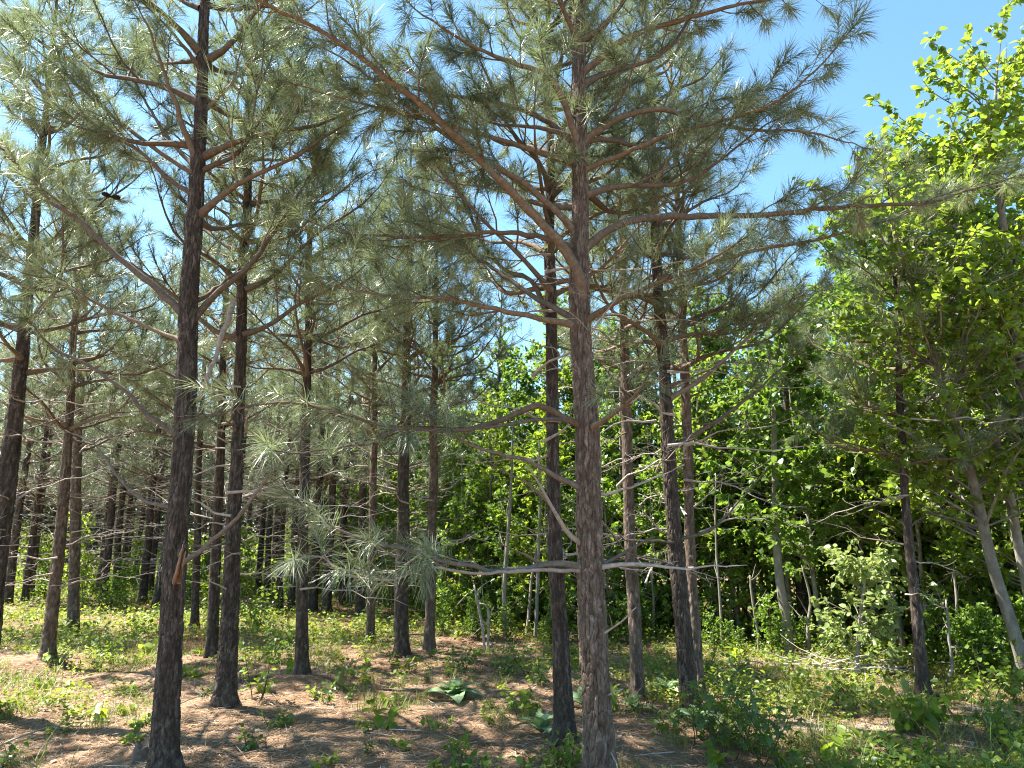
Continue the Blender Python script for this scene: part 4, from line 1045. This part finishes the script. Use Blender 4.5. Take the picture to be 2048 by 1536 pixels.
c = 9; n = len(x) * c
xx = np.repeat(x, c) + rng.normal(0, .035, n); yy = np.repeat(y, c) + rng.normal(0, .035, n)
A = np.c_[rng.normal(0, .5, (n, 2)), np.ones(n)]; hh = np.repeat(rng.uniform(.07, .2, len(x)), c) * rng.uniform(.6, 1.2, n)
mb = MB(); stamp(mb, *BLADE, np.c_[xx, yy, gz(xx, yy) - .005], A, np.c_[-A[:, :2], .2 * np.ones(n)] + rng.normal(0, .1, (n, 3)), np.c_[hh, np.full(n, .0028), hh], np.clip(np.repeat(rng.normal(.5, .25, len(x)), c) + rng.normal(0, .1, n), 0, 1))
link('grass', mb.mesh('grass', M['grass']), None, 'tufts of short grass scattered over the straw', 'grass', None, 'stuff')
# long grass at lower right
q = [(1960, 1530), (2010, 1500), (1900, 1490), (1620, 1440), (1650, 1500), (1570, 1400), (1985, 1440), (2040, 1540), (1790, 1460), (1700, 1545), (1270, 1440), (60, 1400), (100, 1385), (30, 1530), (1480, 1350), (480, 1350), (640, 1330)]
mb = MB()
for fx, fy in q:
    f = foot(fx, fy); m = 34; xx = f[0] + rng.normal(0, .12, m); yy = f[1] + rng.normal(0, .10, m); A = np.c_[rng.normal(0, .38, (m, 2)), np.ones(m)]; L = rng.uniform(.16, .42, m)
    stamp(mb, *BLADE, np.c_[xx, yy, gz(xx, yy) - .01], A, np.c_[-A[:, :2], .1 * np.ones(m)], np.c_[L, np.full(m, .0042), L * 1.4], np.clip(rng.normal(.35, .2, m), 0, 1))
link('long_grass', mb.mesh('long_grass', M['grass']), None, 'arching long grass blades at the lower right', 'grass', None, 'stuff')
# herb leaves
x, y = scatter(rng, 21000, 5.2, 24, .9, 70)
c = 8; n = len(x) * c; hz = np.repeat(rng.uniform(.04, .20, len(x)) * (1 + .5 * (y > 11)), c)
xx = np.repeat(x, c) + rng.normal(0, .05, n); yy = np.repeat(y, c) + rng.normal(0, .05, n)
A, N = leaf_dirs(rng, n, np.c_[rng.normal(0, 1, (n, 2)), np.zeros(n)], .2, 1.1)
ls = np.repeat(rng.uniform(.028, .07, len(x)), c) * rng.uniform(.6, 1.2, n) * (1 + .4 * (yy > 12))
mb = MB(); stamp(mb, *LEAF_FAR, np.c_[xx, yy, gz(xx, yy) + hz * rng.random(n)], A, N, ls, np.clip(np.repeat(rng.normal(.5, .28, len(x)), c) + rng.normal(0, .08, n), 0, 1))
link('ground_cover', mb.mesh('ground_cover', M['weed']), None, 'mixed low weeds greening the forest floor', 'weeds', None, 'stuff')
# loose straw
n = 110000; y = 5.0 + 7.5 * rng.random(n) ** 1.2; x = rng.uniform(-.8, .8, n) * y
th = rng.uniform(0, 6.28, n); A = np.c_[np.cos(th), np.sin(th), rng.normal(.03, .14, n)]
mb = MB(); stamp(mb, [(0, -1, 0), (0, 1, 0), (1, 0, -.06)], [(0, 1, 2)], [], np.c_[x, y, gz(x, y) + rng.uniform(.001, .012, n)], A, np.c_[rng.normal(0, .4, (n, 2)), np.ones(n)], np.c_[rng.uniform(.08, .18, n), np.full(n, .0024), np.full(n, .15)], np.clip(rng.normal(.5, .28, n), 0, 1))
link('pine_straw', mb.mesh('pine_straw', M['straw']), None, 'loose tan pine needles littering the ground', 'pine straw', None, 'stuff')
n = 3500; y = 5.0 + 8.5 * rng.random(n); x = rng.uniform(-.8, .8, n) * y
A, N = leaf_dirs(rng, n, np.c_[rng.normal(0, 1, (n, 2)), np.zeros(n)], .05, 1.2)
mb = MB(); stamp(mb, *LEAF_FAR, np.c_[x, y, gz(x, y) + .008], A, N, rng.uniform(.02, .055, n), np.clip(rng.normal(.5, .3, n), 0, 1))
link('leaf_litter', mb.mesh('leaf_litter', M['dry_leaf']), None, 'dry brown leaves and bark flakes strewn over the straw', 'litter', None, 'stuff')

n = 700; y = 5.2 + 7 * rng.random(n); x = rng.uniform(-.8, .8, n) * y; th = rng.uniform(0, 6.28, n); L = rng.uniform(.06, .35, n)
mb = MB(); stamp(mb, [(0, -1, 0), (0, 1, 0), (0, 0, 1.6), (.5, -.6, .4), (.5, 1.2, .4), (.5, .3, 2), (1, -.3, 0), (1, .3, 0), (1, 0, .5)], [], [(0, 3, 4, 1), (1, 4, 5, 2), (2, 5, 3, 0), (3, 6, 7, 4), (4, 7, 8, 5), (5, 8, 6, 3)],
    np.c_[x, y, gz(x, y) + .006], np.c_[np.cos(th), np.sin(th), rng.normal(.02, .06, n)], np.tile([0, 0, 1.], (n, 1)), np.c_[L, .002 + .008 * L, .002 + .008 * L], rng.random(n))
link('twig_litter', mb.mesh('twig_litter', M['dead']), None, 'small dead twigs scattered over the straw', 'twigs', None, 'stuff')

# countable repeats that share a place get told apart by their order across the picture
ORD = ['first', 'second', 'third', 'fourth', 'fifth', 'sixth', 'seventh', 'eighth', 'ninth', 'tenth', 'eleventh', 'twelfth']
sets = {}
for o in COL.objects:
    if o.parent is None and o.get('label', '').startswith(('dark distant pine ', 'pine rising from', 'tall leafy tree of')):
        sets.setdefault(o['label'], []).append(o)
for lab, objs in sets.items():
    if len(objs) < 2: continue
    objs.sort(key=lambda o: o.location.x / o.location.y)
    for k, o in enumerate(objs):
        o['label'] = ORD[k] + ' from left, ' + lab.replace('tall leafy tree of the green wall', 'tall leafy wall tree').replace('pine rising from the leafy thicket', 'thicket pine')
